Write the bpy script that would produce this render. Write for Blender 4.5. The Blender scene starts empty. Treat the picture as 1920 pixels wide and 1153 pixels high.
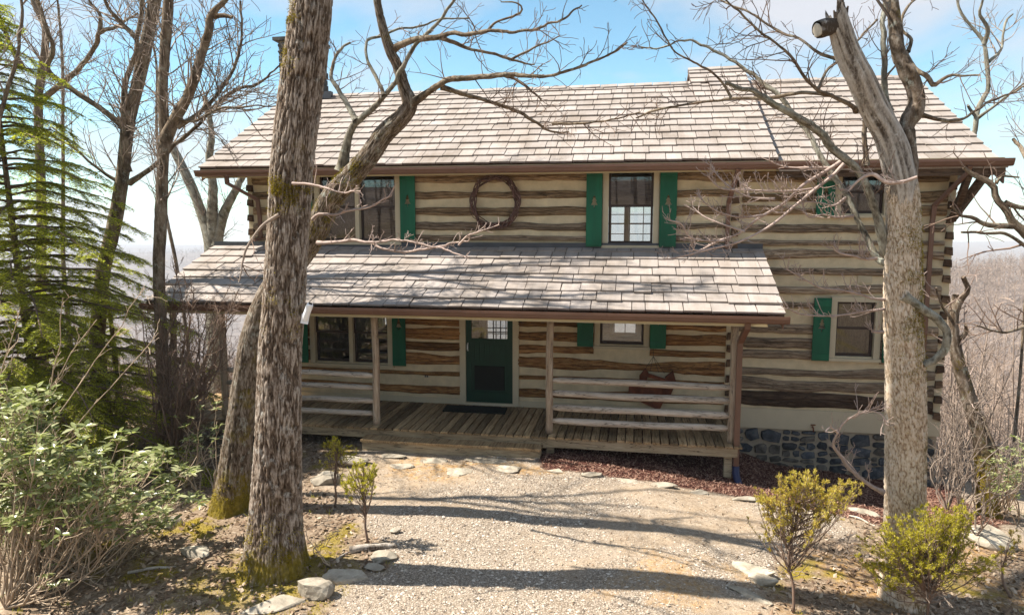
import bpy, bmesh, math, random
import numpy as np
from mathutils import Vector, Matrix, Euler
R = math.radians
scene = bpy.context.scene
COL = scene.collection

# ------------------------------------------------------------------ camera, sky, sun, exposure
FPX, CXP, CYP = 1300.0, 960.0, 576.5
YAW, PITCH, CAMP = 10.0, 6.67, np.array([0.0, -13.0, 3.2])
cam_d = bpy.data.cameras.new('camera')
cam_d.sensor_width = 36.0
cam_d.lens = FPX / 1920 * 36
cam_d.clip_start = 0.1
cam_d.clip_end = 20000
cam = bpy.data.objects.new('camera', cam_d)
COL.objects.link(cam)
cam.location = CAMP
cam.rotation_euler = (R(90 - PITCH), 0, R(YAW))
scene.camera = cam

SUN_EL, SUN_AZ = 54.0, 7.5        # high sun from the left (-X), a few degrees in front of the facade
to_sun = Vector((-math.cos(R(SUN_EL)) * math.cos(R(SUN_AZ)), -math.cos(R(SUN_EL)) * math.sin(R(SUN_AZ)), math.sin(R(SUN_EL))))
sun_d = bpy.data.lights.new('sun', 'SUN')
sun_d.energy = 5.0
sun_d.angle = R(0.55)
sun_d.color = (1.0, 0.93, 0.82)
sun = bpy.data.objects.new('sun', sun_d)
COL.objects.link(sun)
sun.rotation_euler = to_sun.to_track_quat('Z', 'Y').to_euler()
sun.location = (-20, -5, 25)

world = bpy.data.worlds.new('World')
scene.world = world
world.use_nodes = True
wn, wl = world.node_tree.nodes, world.node_tree.links
wn.clear()
w_out = wn.new('ShaderNodeOutputWorld')
w_bg = wn.new('ShaderNodeBackground')
w_bg.inputs['Strength'].default_value = 0.09
sky = wn.new('ShaderNodeTexSky')
sky.sky_type = 'NISHITA'
sky.sun_disc = False
sky.sun_elevation = R(SUN_EL)
sky.sun_rotation = math.atan2(to_sun.x, to_sun.y)
sky.altitude = 1200
sky.air_density = 1.0
sky.dust_density = 0.2
sky.ozone_density = 1.0
# scattered thin cloud over the whole dome
tc = wn.new('ShaderNodeTexCoord')
sep = wn.new('ShaderNodeSeparateXYZ')
wl.new(tc.outputs['Generated'], sep.inputs[0])
zc = wn.new('ShaderNodeMath'); zc.operation = 'MAXIMUM'; zc.inputs[1].default_value = 0.0
wl.new(sep.outputs['Z'], zc.inputs[0])
za = wn.new('ShaderNodeMath'); za.operation = 'ADD'; za.inputs[1].default_value = 0.22
wl.new(zc.outputs[0], za.inputs[0])
dx = wn.new('ShaderNodeMath'); dx.operation = 'DIVIDE'
dy = wn.new('ShaderNodeMath'); dy.operation = 'DIVIDE'
wl.new(sep.outputs['X'], dx.inputs[0]); wl.new(za.outputs[0], dx.inputs[1])
wl.new(sep.outputs['Y'], dy.inputs[0]); wl.new(za.outputs[0], dy.inputs[1])
cmb = wn.new('ShaderNodeCombineXYZ')
wl.new(dx.outputs[0], cmb.inputs[0]); wl.new(dy.outputs[0], cmb.inputs[1])
cmb.inputs[2].default_value = 3.7
cn = wn.new('ShaderNodeTexNoise')
cn.inputs['Scale'].default_value = 1.05
cn.inputs['Detail'].default_value = 7
cn.inputs['Roughness'].default_value = 0.52
cn.inputs['Distortion'].default_value = 0.3
wl.new(cmb.outputs[0], cn.inputs['Vector'])
cr = wn.new('ShaderNodeValToRGB')
cr.color_ramp.elements[0].position = 0.42; cr.color_ramp.elements[0].color = (0, 0, 0, 1)
cr.color_ramp.elements[1].position = 0.60; cr.color_ramp.elements[1].color = (0.88, 0.88, 0.88, 1)
wl.new(cn.outputs['Fac'], cr.inputs[0])
cmix = wn.new('ShaderNodeMixRGB')
cmix.inputs[2].default_value = (4.1, 4.05, 4.25, 1)
tint = wn.new('ShaderNodeMixRGB'); tint.blend_type = 'MULTIPLY'; tint.inputs[0].default_value = 1.0; tint.inputs[2].default_value = (0.86, 1.10, 1.0, 1)
wl.new(sky.outputs[0], tint.inputs[1])
wl.new(cr.outputs[0], cmix.inputs[0]); wl.new(tint.outputs[0], cmix.inputs[1])
wl.new(cmix.outputs[0], w_bg.inputs[0]); wl.new(w_bg.outputs[0], w_out.inputs[0])

scene.view_settings.view_transform = 'Standard'
scene.view_settings.look = 'None'
scene.view_settings.exposure = 1.22
scene.view_settings.gamma = 1.0
scene.view_settings.use_curve_mapping = False
scene.render.engine = 'CYCLES'
scene.cycles.use_denoising = True
scene.cycles.max_bounces = 8
scene.cycles.transparent_max_bounces = 12
scene.cycles.diffuse_bounces = 4

# ------------------------------------------------------------------ picture measurements -> world points
_y, _p = R(YAW), R(PITCH)
_f = np.array([-math.sin(_y) * math.cos(_p), math.cos(_y) * math.cos(_p), -math.sin(_p)])
_r = np.array([math.cos(_y), math.sin(_y), 0.0])
_u = np.cross(_r, _f)
RM = np.array([_r, _u, _f])
def ray(x, y): return RM.T @ np.array([(x - CXP) / FPX, -(y - CYP) / FPX, 1.0])
def at(x, y, Y):
    d = ray(x, y); return CAMP + d * ((Y - CAMP[1]) / d[1])
def pxm(p):
    return FPX / float((RM @ (np.asarray(p, float) - CAMP))[2])      # pixels per metre at a point

# ------------------------------------------------------------------ noise
def _h(ix, iy, iz, s):
    n = (ix.astype(np.int64) * 374761393 + iy.astype(np.int64) * 668265263 + iz.astype(np.int64) * 2147483647 + s * 974634777) & 0xFFFFFFFF
    n = ((n ^ (n >> 13)) * 1274126177) & 0xFFFFFFFF
    n = (n ^ (n >> 16)) & 0xFFFFFFFF
    n = ((n ^ (n >> 11)) * 2246822519) & 0xFFFFFFFF
    return ((n ^ (n >> 15)) & 0xFFFFFF) / float(0xFFFFFF)
def vn(x, y, z=0.0, s=0):
    x, y, z = np.broadcast_arrays(np.asarray(x, float), np.asarray(y, float), np.asarray(z, float))
    ix, iy, iz = np.floor(x), np.floor(y), np.floor(z)
    fx, fy, fz = x - ix, y - iy, z - iz
    fx, fy, fz = [t * t * (3 - 2 * t) for t in (fx, fy, fz)]
    r = 0
    for a in (0, 1):
        for b in (0, 1):
            for c in (0, 1):
                w = (fx if a else 1 - fx) * (fy if b else 1 - fy) * (fz if c else 1 - fz)
                r = r + w * _h(ix + a, iy + b, iz + c, s)
    return r
def fbm(x, y, z=0.0, s=0, o=4):
    r, a, t = 0, 1.0, 0
    for i in range(o):
        r = r + a * vn(np.asarray(x) * 2 ** i, np.asarray(y) * 2 ** i, np.asarray(z) * 2 ** i, s + i * 7); t += a; a *= 0.5
    return r / t
def sm(a, b, x):
    t = np.clip((np.asarray(x, float) - a) / (b - a), 0, 1); return t * t * (3 - 2 * t)

# ------------------------------------------------------------------ objects and meshes
WL = {}
def tag(o, label=None, cat=None, group=None, kind=None):
    if label: o['label'] = label
    if cat: o['category'] = cat
    if group: o['group'] = group
    if kind: o['kind'] = kind
    return o
def thing(name, loc, label, cat, group=None):
    o = bpy.data.objects.new(name, None)
    o.empty_display_size = 0.2
    COL.objects.link(o)
    o.location = [float(v) for v in loc]
    WL[o.name] = np.asarray(loc, float)
    return tag(o, label, cat, group)
def mesh_np(name, V, Fs, mat=None, smooth=False, attrs=None):
    V = np.ascontiguousarray(V, dtype=np.float32)
    Fs = [np.asarray(f, dtype=np.int32) for f in Fs if len(f)]
    me = bpy.data.meshes.new(name)
    me.vertices.add(len(V)); me.vertices.foreach_set('co', V.ravel())
    li = np.concatenate([f.ravel() for f in Fs])
    tot = np.concatenate([np.full(len(f), f.shape[1], np.int32) for f in Fs])
    st = np.concatenate([[0], np.cumsum(tot)[:-1]]).astype(np.int32)
    me.loops.add(len(li)); me.loops.foreach_set('vertex_index', li)
    me.polygons.add(len(tot)); me.polygons.foreach_set('loop_start', st)
    me.polygons.foreach_set('use_smooth', np.full(len(tot), bool(smooth)))
    me.update(calc_edges=True)
    for k, a in (attrs or {}).items():
        at_ = me.attributes.new(k, 'FLOAT', 'POINT'); at_.data.foreach_set('value', np.asarray(a, np.float32))
    if mat: me.materials.append(mat)
    return me
def link(name, me, parent=None, loc=None):
    o = bpy.data.objects.new(name, me)
    COL.objects.link(o)
    if parent is not None:
        o.parent = parent
    if loc is not None: o.location = loc
    return o
def mk(name, V, Fs, mat, parent=None, smooth=False, attrs=None):
    V = np.asarray(V, float)
    if parent is not None:
        w = WL[parent.name]
        o = link(name, mesh_np(name, V - w, Fs, mat, smooth, attrs), parent)
        WL[o.name] = w
    else:
        w = np.array([V[:, 0].mean(), V[:, 1].mean(), V[:, 2].min()])
        o = link(name, mesh_np(name, V - w, Fs, mat, smooth, attrs))
        o.location = w; WL[o.name] = w
    return o
BOXF = np.array([[0, 2, 3, 1], [4, 5, 7, 6], [0, 1, 5, 4], [2, 6, 7, 3], [0, 4, 6, 2], [1, 3, 7, 5]])[:, ::-1]
class MB:
    """collects boxes, bars, tubes; build() links them as one mesh"""
    def __init__(s): s.V = []; s.F = {}; s.n = 0; s.A = []
    def add(s, V, F, a=None):
        V = np.asarray(V, float)
        for f in (F if isinstance(F, list) and np.ndim(F[0]) == 2 else [F]):
            f = np.asarray(f, int)
            s.F.setdefault(f.shape[1], []).append(f + s.n)
        s.V.append(V); s.n += len(V)
        s.A.append(np.zeros(len(V)) if a is None else np.broadcast_to(a, (len(V),)))
        return s
    def box(s, x0, x1, y0, y1, z0, z1):
        V = [[x, y, z] for x in (x0, x1) for y in (y0, y1) for z in (z0, z1)]
        return s.add(V, BOXF)
    def tube(s, P, r, k=8, cap=True, a=None):
        V, F = tube(P, r, k, cap); return s.add(V, F, a)
    def bar(s, p, q, w, h):
        p, q = np.asarray(p, float), np.asarray(q, float)
        d = (q - p) / np.linalg.norm(q - p)
        up = np.array([0, 0, 1.0]) if abs(d[2]) < 0.95 else np.array([0, 1.0, 0])
        a = np.cross(d, up); a /= np.linalg.norm(a); b = np.cross(a, d)
        V = [e + a * sa * w / 2 + b * sb * h / 2 for e in (p, q) for sa in (-1, 1) for sb in (-1, 1)]
        return s.add(V, BOXF)
    def build(s, name, mat, parent=None, smooth=False, attr=None):
        return mk(name, np.concatenate(s.V), [np.concatenate(v) for v in s.F.values()], mat, parent, smooth,
                  {attr: np.concatenate(s.A)} if attr else None)
def tube(P, r, k=8, cap=True, rough=0.0, seed=0):
    P = np.asarray(P, float); n = len(P)
    r = np.broadcast_to(np.asarray(r, float), (n,))
    T = np.gradient(P, axis=0); T /= np.linalg.norm(T, axis=1)[:, None] + 1e-9
    up = np.array([0.31, 0.17, 0.93])
    if abs(T[0] @ up) > 0.9: up = np.array([0.9, 0.3, 0.1])
    a = np.cross(T, up); a /= np.linalg.norm(a, axis=1)[:, None] + 1e-9
    b = np.cross(T, a)
    th = np.arange(k) / k * 2 * math.pi
    rr = r[:, None] * np.ones(k)[None]
    if rough:
        s_ = np.concatenate([[0], np.cumsum(np.linalg.norm(np.diff(P, axis=0), axis=1))])
        rr = rr * (1 + rough * (fbm(np.cos(th)[None] * 1.5 + 9, np.sin(th)[None] * 1.5 + 5, s_[:, None] * 3.0, seed, 3) - 0.5) * 2)
    V = (P[:, None] + a[:, None] * (np.cos(th)[None, :, None] * rr[..., None]) + b[:, None] * (np.sin(th)[None, :, None] * rr[..., None])).reshape(-1, 3)
    i = np.arange(n - 1)[:, None] * k; j = np.arange(k)[None]
    F = np.stack([i + j, i + (j + 1) % k, i + k + (j + 1) % k, i + k + j], -1).reshape(-1, 4)
    Fs = [F]
    if cap:
        V = np.concatenate([V, P[[0, -1]]])
        c0 = np.stack([np.full(k, n * k), (np.arange(k) + 1) % k, np.arange(k)], -1)
        c1 = np.stack([np.full(k, n * k + 1), (n - 1) * k + np.arange(k), (n - 1) * k + (np.arange(k) + 1) % k], -1)
        Fs.append(np.concatenate([c0, c1]))
    return V, Fs
def spline(P, n):
    """Catmull-Rom through the points (any columns), n samples"""
    P = np.asarray(P, float)
    if len(P) == 2: return P[0] + (P[1] - P[0]) * np.linspace(0, 1, n)[:, None]
    Q = np.vstack([2 * P[0] - P[1], P, 2 * P[-1] - P[-2]])
    d = np.concatenate([[0], np.cumsum(np.linalg.norm(np.diff(P[:, :3], axis=0), axis=1))])
    out = []
    for u in np.linspace(0, d[-1], n):
        i = min(np.searchsorted(d, u, 'right') - 1, len(P) - 2)
        t = (u - d[i]) / max(d[i + 1] - d[i], 1e-9)
        p0, p1, p2, p3 = Q[i:i + 4]
        out.append(0.5 * (2 * p1 + (p2 - p0) * t + (2 * p0 - 5 * p1 + 4 * p2 - p3) * t * t + (3 * p1 - p0 - 3 * p2 + p3) * t ** 3))
    return np.array(out)

# ------------------------------------------------------------------ materials
def mat_new(name):
    m = bpy.data.materials.new(name); m.use_nodes = True
    nt = m.node_tree; b = nt.nodes['Principled BSDF']
    return m, nt, b
class NT:
    def __init__(s, nt): s.t = nt; s.n = nt.nodes; s.l = nt.links
    def node(s, typ, **kw):
        n = s.n.new(typ)
        for k, v in kw.items(): setattr(n, k, v)
        return n
    def coord(s, kind='Object', scale=(1, 1, 1), loc=(0, 0, 0)):
        if kind == 'World': src = s.node('ShaderNodeNewGeometry').outputs['Position']
        else: src = s.node('ShaderNodeTexCoord').outputs[kind]
        mp = s.node('ShaderNodeMapping'); mp.inputs['Scale'].default_value = scale; mp.inputs['Location'].default_value = loc
        s.l.new(src, mp.inputs[0]); return mp.outputs[0]
    def noise(s, vec, scale, detail=4, rough=0.55, dist=0.0):
        n = s.node('ShaderNodeTexNoise'); n.inputs['Scale'].default_value = scale; n.inputs['Detail'].default_value = detail
        n.inputs['Roughness'].default_value = rough; n.inputs['Distortion'].default_value = dist
        s.l.new(vec, n.inputs['Vector']); return n.outputs['Fac']
    def vor(s, vec, scale, feature='F1'):
        n = s.node('ShaderNodeTexVoronoi', feature=feature); n.inputs['Scale'].default_value = scale
        s.l.new(vec, n.inputs['Vector']); return n
    def ramp(s, fac, stops):
        r = s.node('ShaderNodeValToRGB'); e = r.color_ramp.elements
        while len(e) < len(stops): e.new(0.5)
        for q, (p, c) in zip(e, stops):
            q.position = p; q.color = (*c, 1) if len(c) == 3 else c
        s.l.new(fac, r.inputs[0]); return r.outputs[0]
    def mix(s, fac, a, b, mode='MIX'):
        m = s.node('ShaderNodeMixRGB', blend_type=mode)
        for i, v in enumerate((fac, a, b)):
            if isinstance(v, (int, float)): m.inputs[i].default_value = v if i == 0 else (v, v, v, 1)
            elif isinstance(v, (tuple, list)): m.inputs[i].default_value = (*v, 1)
            else: s.l.new(v, m.inputs[i])
        return m.outputs[0]
    def math(s, op, a, b=None, clamp=False):
        m = s.node('ShaderNodeMath', operation=op, use_clamp=clamp)
        for i, v in enumerate((a, b)):
            if v is None: continue
            if isinstance(v, (int, float)): m.inputs[i].default_value = v
            else: s.l.new(v, m.inputs[i])
        return m.outputs[0]
    def attr(s, name): return s.node('ShaderNodeAttribute', attribute_name=name).outputs['Fac']
    def rnd(s): return s.node('ShaderNodeObjectInfo').outputs['Random']
    def bump(s, h, strength=0.4, dist=0.01):
        b = s.node('ShaderNodeBump'); b.inputs['Strength'].default_value = strength; b.inputs['Distance'].default_value = dist
        s.l.new(h, b.inputs['Height']); return b.outputs[0]
g3 = lambda a: (a, a, a)
def simple(name, c, rough=0.7, var=0.15, scale=6.0, bump=0.15, metal=0.0, spec=0.3, stretch=(1, 1, 1), rv=0.12):
    """plain painted or raw surface with mottling, per-object tint and fine relief"""
    m, nt, b = mat_new(name); t = NT(nt)
    v = t.coord('World', stretch)
    n = t.noise(v, scale, 6, 0.6)
    lo = tuple(x * (1 - var) for x in c); hi = tuple(min(1, x * (1 + var)) for x in c)
    col = t.ramp(n, [(0.3, lo), (0.7, hi)])
    k = t.math('ADD', t.math('MULTIPLY', t.rnd(), 2 * rv), 1 - rv)
    col = t.mix(1.0, col, k, 'MULTIPLY')
    t.l.new(col, b.inputs['Base Color'])
    b.inputs['Roughness'].default_value = rough; b.inputs['Metallic'].default_value = metal
    b.inputs['Specular IOR Level'].default_value = spec
    if bump: t.l.new(t.bump(t.noise(v, scale * 5, 4, 0.6), bump, 0.006), b.inputs['Normal'])
    return m
def wood(name, dark, mid, light, axis='X', scale=1.0, grain=26.0, rough=0.85, rv=0.25, bump=0.5):
    """weathered wood with grain running along one axis"""
    m, nt, b = mat_new(name); t = NT(nt)
    st = {'X': (0.11, 1, 1), 'Y': (1, 0.07, 1), 'Z': (1, 1, 0.08)}[axis]
    v = t.coord('World', st)
    off = t.node('ShaderNodeVectorMath', operation='ADD'); t.l.new(v, off.inputs[0])
    cb = t.node('ShaderNodeCombineXYZ'); rr = t.math('MULTIPLY', t.rnd(), 37.0)
    for i in range(3): t.l.new(rr, cb.inputs[i])
    t.l.new(cb.outputs[0], off.inputs[1]); v = off.outputs[0]
    n1 = t.noise(v, grain * 1.7 * scale, 8, 0.7, 0.35)
    n2 = t.noise(v, 4.5 * scale, 4, 0.6, 0.8)
    mixn = t.math('ADD', t.math('MULTIPLY', n1, 0.7), t.math('MULTIPLY', n2, 0.3))
    col = t.ramp(mixn, [(0.33, dark), (0.47, mid), (0.64, light)])
    k = t.math('ADD', t.math('MULTIPLY', t.rnd(), 2 * rv), 1 - rv)
    col = t.mix(1.0, col, k, 'MULTIPLY')
    t.l.new(col, b.inputs['Base Color']); b.inputs['Roughness'].default_value = rough
    b.inputs['Specular IOR Level'].default_value = 0.2
    ck = t.ramp(t.noise(v, 8.0 * scale, 4, 0.6, 0.5), [(0.488, g3(1)), (0.5, g3(0.22)), (0.512, g3(1))])
    t.l.new(t.mix(1.0, col, ck, 'MULTIPLY'), b.inputs['Base Color'])
    t.l.new(t.bump(t.math('ADD', n1, ck), bump, 0.012), b.inputs['Normal'])
    return m
M = {}
M['log_old'] = wood('sheltered hewn log', (0.03, 0.014, 0.006), (0.18, 0.085, 0.031), (0.44, 0.245, 0.095), 'X', 1.0, 20, rv=0.35, bump=0.8)
M['log_mid'] = wood('half sheltered hewn log', (0.04, 0.024, 0.013), (0.19, 0.122, 0.065), (0.40, 0.28, 0.16), 'X', 1.0, 20, rv=0.3)
M['log_grey'] = wood('weathered hewn log', (0.05, 0.033, 0.021), (0.205, 0.145, 0.095), (0.41, 0.32, 0.225), 'X', 1.0, 20, rv=0.3)
M['log_dark'] = wood('dark sill log', (0.02, 0.012, 0.008), (0.07, 0.042, 0.026), (0.15, 0.10, 0.065), 'X', 1.0, 22)
M['log_end'] = wood('log end grain', (0.025, 0.014, 0.008), (0.08, 0.045, 0.025), (0.17, 0.11, 0.065), 'X', 1.0, 20)
M['chink'] = simple('lime chinking', (0.58, 0.48, 0.315), 0.9, 0.18, 4.0, 0.35, rv=0.0)
M['trim'] = simple('cream trim paint', (0.50, 0.43, 0.30), 0.6, 0.05, 4.0, 0.05, rv=0.03)
M['soffit'] = simple('cream soffit board', (0.48, 0.40, 0.24), 0.7, 0.06, 4.0, 0.05, rv=0.03)
M['green'] = simple('green shutter paint', (0.005, 0.10, 0.048), 0.55, 0.30, 5.0, 0.2, rv=0.12, stretch=(1, 1, 0.15))
M['door_green'] = simple('green door paint', (0.003, 0.034, 0.018), 0.5, 0.12, 5.0, 0.06, rv=0.0)
M['brown'] = simple('brown gutter paint', (0.15, 0.075, 0.048), 0.4, 0.10, 3.0, 0.03, spec=0.5, rv=0.05)
M['sash'] = simple('dark brown sash', (0.045, 0.028, 0.022), 0.5, 0.1, 6.0, 0.03, rv=0.05)
M['deck'] = wood('weathered deck board', (0.09, 0.055, 0.026), (0.28, 0.185, 0.095), (0.46, 0.335, 0.19), 'Y', 1.0, 24, rv=0.45)
M['beam'] = wood('weathered rim board', (0.14, 0.10, 0.06), (0.34, 0.26, 0.16), (0.48, 0.39, 0.26), 'X', 1.0, 18, rv=0.12)
M['rail'] = wood('silvered log rail', (0.18, 0.13, 0.09), (0.42, 0.35, 0.28), (0.58, 0.51, 0.43), 'X', 1.0, 20, rv=0.1)
M['post'] = wood('peeled log post', (0.16, 0.11, 0.07), (0.36, 0.27, 0.19), (0.52, 0.43, 0.33), 'Z', 1.0, 20, rv=0.1)
M['interior'] = simple('interior wall', (0.085, 0.065, 0.048), 0.9, 0.1, 2.0, 0, rv=0)
M['mortar'] = simple('stone mortar', (0.36, 0.30, 0.22), 0.95, 0.15, 10.0, 0.4, rv=0)
M['iron'] = simple('dark iron', (0.03, 0.025, 0.022), 0.6, 0.2, 12, 0.1, metal=0.4, rv=0)
M['white'] = simple('white plastic', (0.74, 0.76, 0.80), 0.4, 0.03, 8, 0.0, spec=0.5, rv=0)
M['blue'] = simple('blue plastic pipe', (0.008, 0.012, 0.06), 0.4, 0.15, 8, 0.05, spec=0.5, rv=0)
M['rust'] = simple('rust red wood', (0.13, 0.04, 0.018), 0.8, 0.45, 9, 0.4, rv=0.3)
M['mat'] = simple('dark rubber mat', (0.012, 0.014, 0.011), 0.9, 0.3, 40, 0.6, rv=0)
M['flash'] = simple('dark flashing', (0.07, 0.075, 0.085), 0.5, 0.15, 5, 0.1, metal=0.3, rv=0.05)
M['vine'] = wood('grapevine', (0.05, 0.026, 0.02), (0.13, 0.07, 0.055), (0.24, 0.15, 0.12), 'Z', 1.0, 14, rv=0.3)
def shingle_mat():
    m, nt, b = mat_new('weathered shingle'); t = NT(nt)
    v = t.coord('World', (1, 1, 1))
    f = t.noise(t.coord('World', (1, 0.12, 0.12)), 60, 5, 0.6)
    p = t.noise(v, 1.3, 5, 0.6)
    r = t.math('FRACT', t.math('ADD', t.attr('rnd'), t.rnd()))
    col = t.ramp(p, [(0.3, (0.28, 0.235, 0.20)), (0.5, (0.355, 0.31, 0.28)), (0.72, (0.41, 0.365, 0.34))])
    col = t.mix(1.0, col, t.math('ADD', t.math('MULTIPLY', r, 0.20), 0.86), 'MULTIPLY')
    col = t.mix(0.35, col, t.ramp(f, [(0.3, g3(0.6)), (0.7, g3(1.0))]), 'MULTIPLY')
    stk = t.noise(t.coord('World', (2.6, 0.22, 0.22)), 1.6, 6, 0.65)
    col = t.mix(t.ramp(stk, [(0.45, g3(0)), (0.75, g3(0.55))]), col, t.mix(1.0, col, (0.60, 0.55, 0.48), 'MULTIPLY'))
    t.l.new(col, b.inputs['Base Color']); b.inputs['Roughness'].default_value = 0.75; b.inputs['Specular IOR Level'].default_value = 0.25
    t.l.new(t.bump(f, 0.35, 0.006), b.inputs['Normal'])
    return m
M['shingle'] = shingle_mat()
def glass_mat():
    m = bpy.data.materials.new('window glass'); m.use_nodes = True
    nt = m.node_tree; n = nt.nodes; n.clear(); l = nt.links
    o = n.new('ShaderNodeOutputMaterial'); mx = n.new('ShaderNodeMixShader')
    tr = n.new('ShaderNodeBsdfTransparent'); tr.inputs[0].default_value = (0.82, 0.85, 0.85, 1)
    gl = n.new('ShaderNodeBsdfGlossy'); gl.inputs['Roughness'].default_value = 0.02
    fr = n.new('ShaderNodeFresnel'); fr.inputs[0].default_value = 2.2
    l.new(fr.outputs[0], mx.inputs[0]); l.new(tr.outputs[0], mx.inputs[1]); l.new(gl.outputs[0], mx.inputs[2]); l.new(mx.outputs[0], o.inputs[0])
    return m
M['glass'] = glass_mat()
def stone_mat(name, a, b_, c, scale=5.0, rv=0.2):
    m, nt, b = mat_new(name); t = NT(nt)
    v = t.coord('World')
    n = t.noise(v, scale, 7, 0.62, 0.4); f = t.noise(v, scale * 9, 4, 0.6)
    col = t.ramp(n, [(0.32, a), (0.5, b_), (0.68, c)])
    col = t.mix(1.0, col, t.math('ADD', t.math('MULTIPLY', t.rnd(), 2 * rv), 1 - rv), 'MULTIPLY')
    col = t.mix(0.4, col, t.ramp(f, [(0.3, g3(0.6)), (0.7, g3(1.0))]), 'MULTIPLY')
    t.l.new(col, b.inputs['Base Color']); b.inputs['Roughness'].default_value = 0.85
    t.l.new(t.bump(t.math('ADD', n, t.math('MULTIPLY', f, 0.4)), 0.6, 0.02), b.inputs['Normal'])
    return m
M['field'] = stone_mat('lichened fieldstone', (0.19, 0.16, 0.115), (0.36, 0.31, 0.24), (0.50, 0.45, 0.36))
M['wallstone'] = stone_mat('blue grey foundation stone', (0.02, 0.024, 0.03), (0.055, 0.063, 0.073), (0.13, 0.135, 0.13), 9.0, 0.5)
M['wallstone_b'] = stone_mat('brown grey foundation stone', (0.05, 0.045, 0.038), (0.12, 0.105, 0.085), (0.22, 0.195, 0.155), 7.0, 0.4)
M['chimstone'] = stone_mat('dark chimney stone', (0.03, 0.028, 0.025), (0.08, 0.075, 0.065), (0.16, 0.15, 0.13), 6.0, 0.3)
def bark_mat(name, deep, mid, high, lichen, moss, moss_amt=0.0, base_z=None, scale=1.0, shade=0.05):
    """bark: furrow depth comes with the mesh (attribute bark), lichen and moss in patches"""
    m, nt, b = mat_new(name); t = NT(nt)
    v = t.coord('World'); vs = t.coord('World', (1, 1, 0.38))
    f = t.noise(vs, 52 * scale, 6, 0.7, 0.3)
    h = t.math('ADD', t.math('MULTIPLY', t.attr('bark'), 0.62), t.math('MULTIPLY', t.ramp(f, [(0.3, g3(0)), (0.7, g3(1))]), 0.40))
    col = t.ramp(h, [(0.24, deep), (0.56, mid), (0.90, high)])
    big = t.noise(v, 2.3, 4, 0.6)
    col = t.mix(t.ramp(big, [(0.4, g3(0)), (0.7, g3(0.5))]), col, t.mix(1.0, col, (0.72, 0.62, 0.5), 'MULTIPLY'))
    li = t.ramp(t.noise(v, 9.0, 5, 0.65), [(0.56, g3(0)), (0.66, g3(0.75))])
    col = t.mix(t.math('MULTIPLY', li, t.ramp(f, [(0.4, g3(0.2)), (0.6, g3(1))])), col, lichen)
    mo = t.noise(v, 3.1, 6, 0.7)
    if base_z is not None:
        sp = t.node('ShaderNodeSeparateXYZ'); t.l.new(t.coord('World'), sp.inputs[0])
        bz = t.ramp(t.math('MULTIPLY', t.math('SUBTRACT', sp.outputs[2], base_z), 0.9), [(0.05, g3(0.32)), (0.75, g3(0.0))])
        mo = t.math('ADD', mo, bz)
    nx = t.node('ShaderNodeSeparateXYZ'); t.l.new(t.node('ShaderNodeNewGeometry').outputs['Normal'], nx.inputs[0])
    mo = t.math('ADD', mo, t.math('MULTIPLY', nx.outputs[0], shade))
    mo = t.math('ADD', mo, t.math('MULTIPLY', t.math('SUBTRACT', f, 0.5), -0.35))
    mo = t.ramp(mo, [(0.62 - moss_amt, g3(0)), (0.80 - moss_amt, g3(0.9))])
    col = t.mix(mo, col, t.ramp(t.noise(v, 28, 3), [(0.3, tuple(x * 0.5 for x in moss)), (0.7, moss)]))
    t.l.new(col, b.inputs['Base Color']); b.inputs['Roughness'].default_value = 0.92; b.inputs['Specular IOR Level'].default_value = 0.15
    t.l.new(t.bump(f, 0.8, 0.02), b.inputs['Normal'])
    return m
MOSS = (0.25, 0.185, 0.016)
M['bark_a'] = bark_mat('furrowed grey bark', (0.034, 0.022, 0.014), (0.165, 0.122, 0.09), (0.47, 0.405, 0.345), (0.48, 0.47, 0.43), MOSS, -0.02, -0.75)
M['bark_b'] = bark_mat('mossy brown bark', (0.03, 0.02, 0.012), (0.14, 0.105, 0.075), (0.33, 0.28, 0.23), (0.40, 0.42, 0.36), MOSS, 0.05, -0.8)
M['bark_c'] = bark_mat('pale scaly bark', (0.22, 0.14, 0.08), (0.58, 0.46, 0.335), (0.76, 0.66, 0.55), (0.56, 0.53, 0.47), (0.17, 0.115, 0.022), -0.02, shade=0.24)
M['bark_far'] = bark_mat('grey brown bark', (0.05, 0.038, 0.026), (0.16, 0.12, 0.085), (0.31, 0.255, 0.19), (0.36, 0.36, 0.29), (0.14, 0.115, 0.03), 0.02)
M['limb_lichen'] = bark_mat('lichened limb', (0.07, 0.06, 0.045), (0.23, 0.21, 0.165), (0.38, 0.37, 0.31), (0.42, 0.45, 0.38), (0.16, 0.15, 0.04), 0.02)
M['dead'] = bark_mat('bleached dead wood', (0.08, 0.06, 0.045), (0.38, 0.335, 0.285), (0.62, 0.565, 0.505), (0.62, 0.58, 0.53), (0.16, 0.11, 0.03), -0.06)
M['twig_pink'] = simple('pale pinkish twig', (0.38, 0.29, 0.25), 0.8, 0.3, 14, 0, rv=0.1)
M['twig_brown'] = simple('brown twig', (0.17, 0.115, 0.085), 0.85, 0.35, 9, 0, rv=0.15)
M['twig_grey'] = simple('grey twig', (0.26, 0.205, 0.165), 0.85, 0.3, 9, 0, rv=0.15)
M['stem_tan'] = simple('tan shrub stem', (0.40, 0.305, 0.215), 0.85, 0.35, 9, 0, rv=0.15)
M['cut'] = simple('sawn wood end', (0.54, 0.48, 0.39), 0.9, 0.3, 10, 0.2, rv=0)
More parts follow.
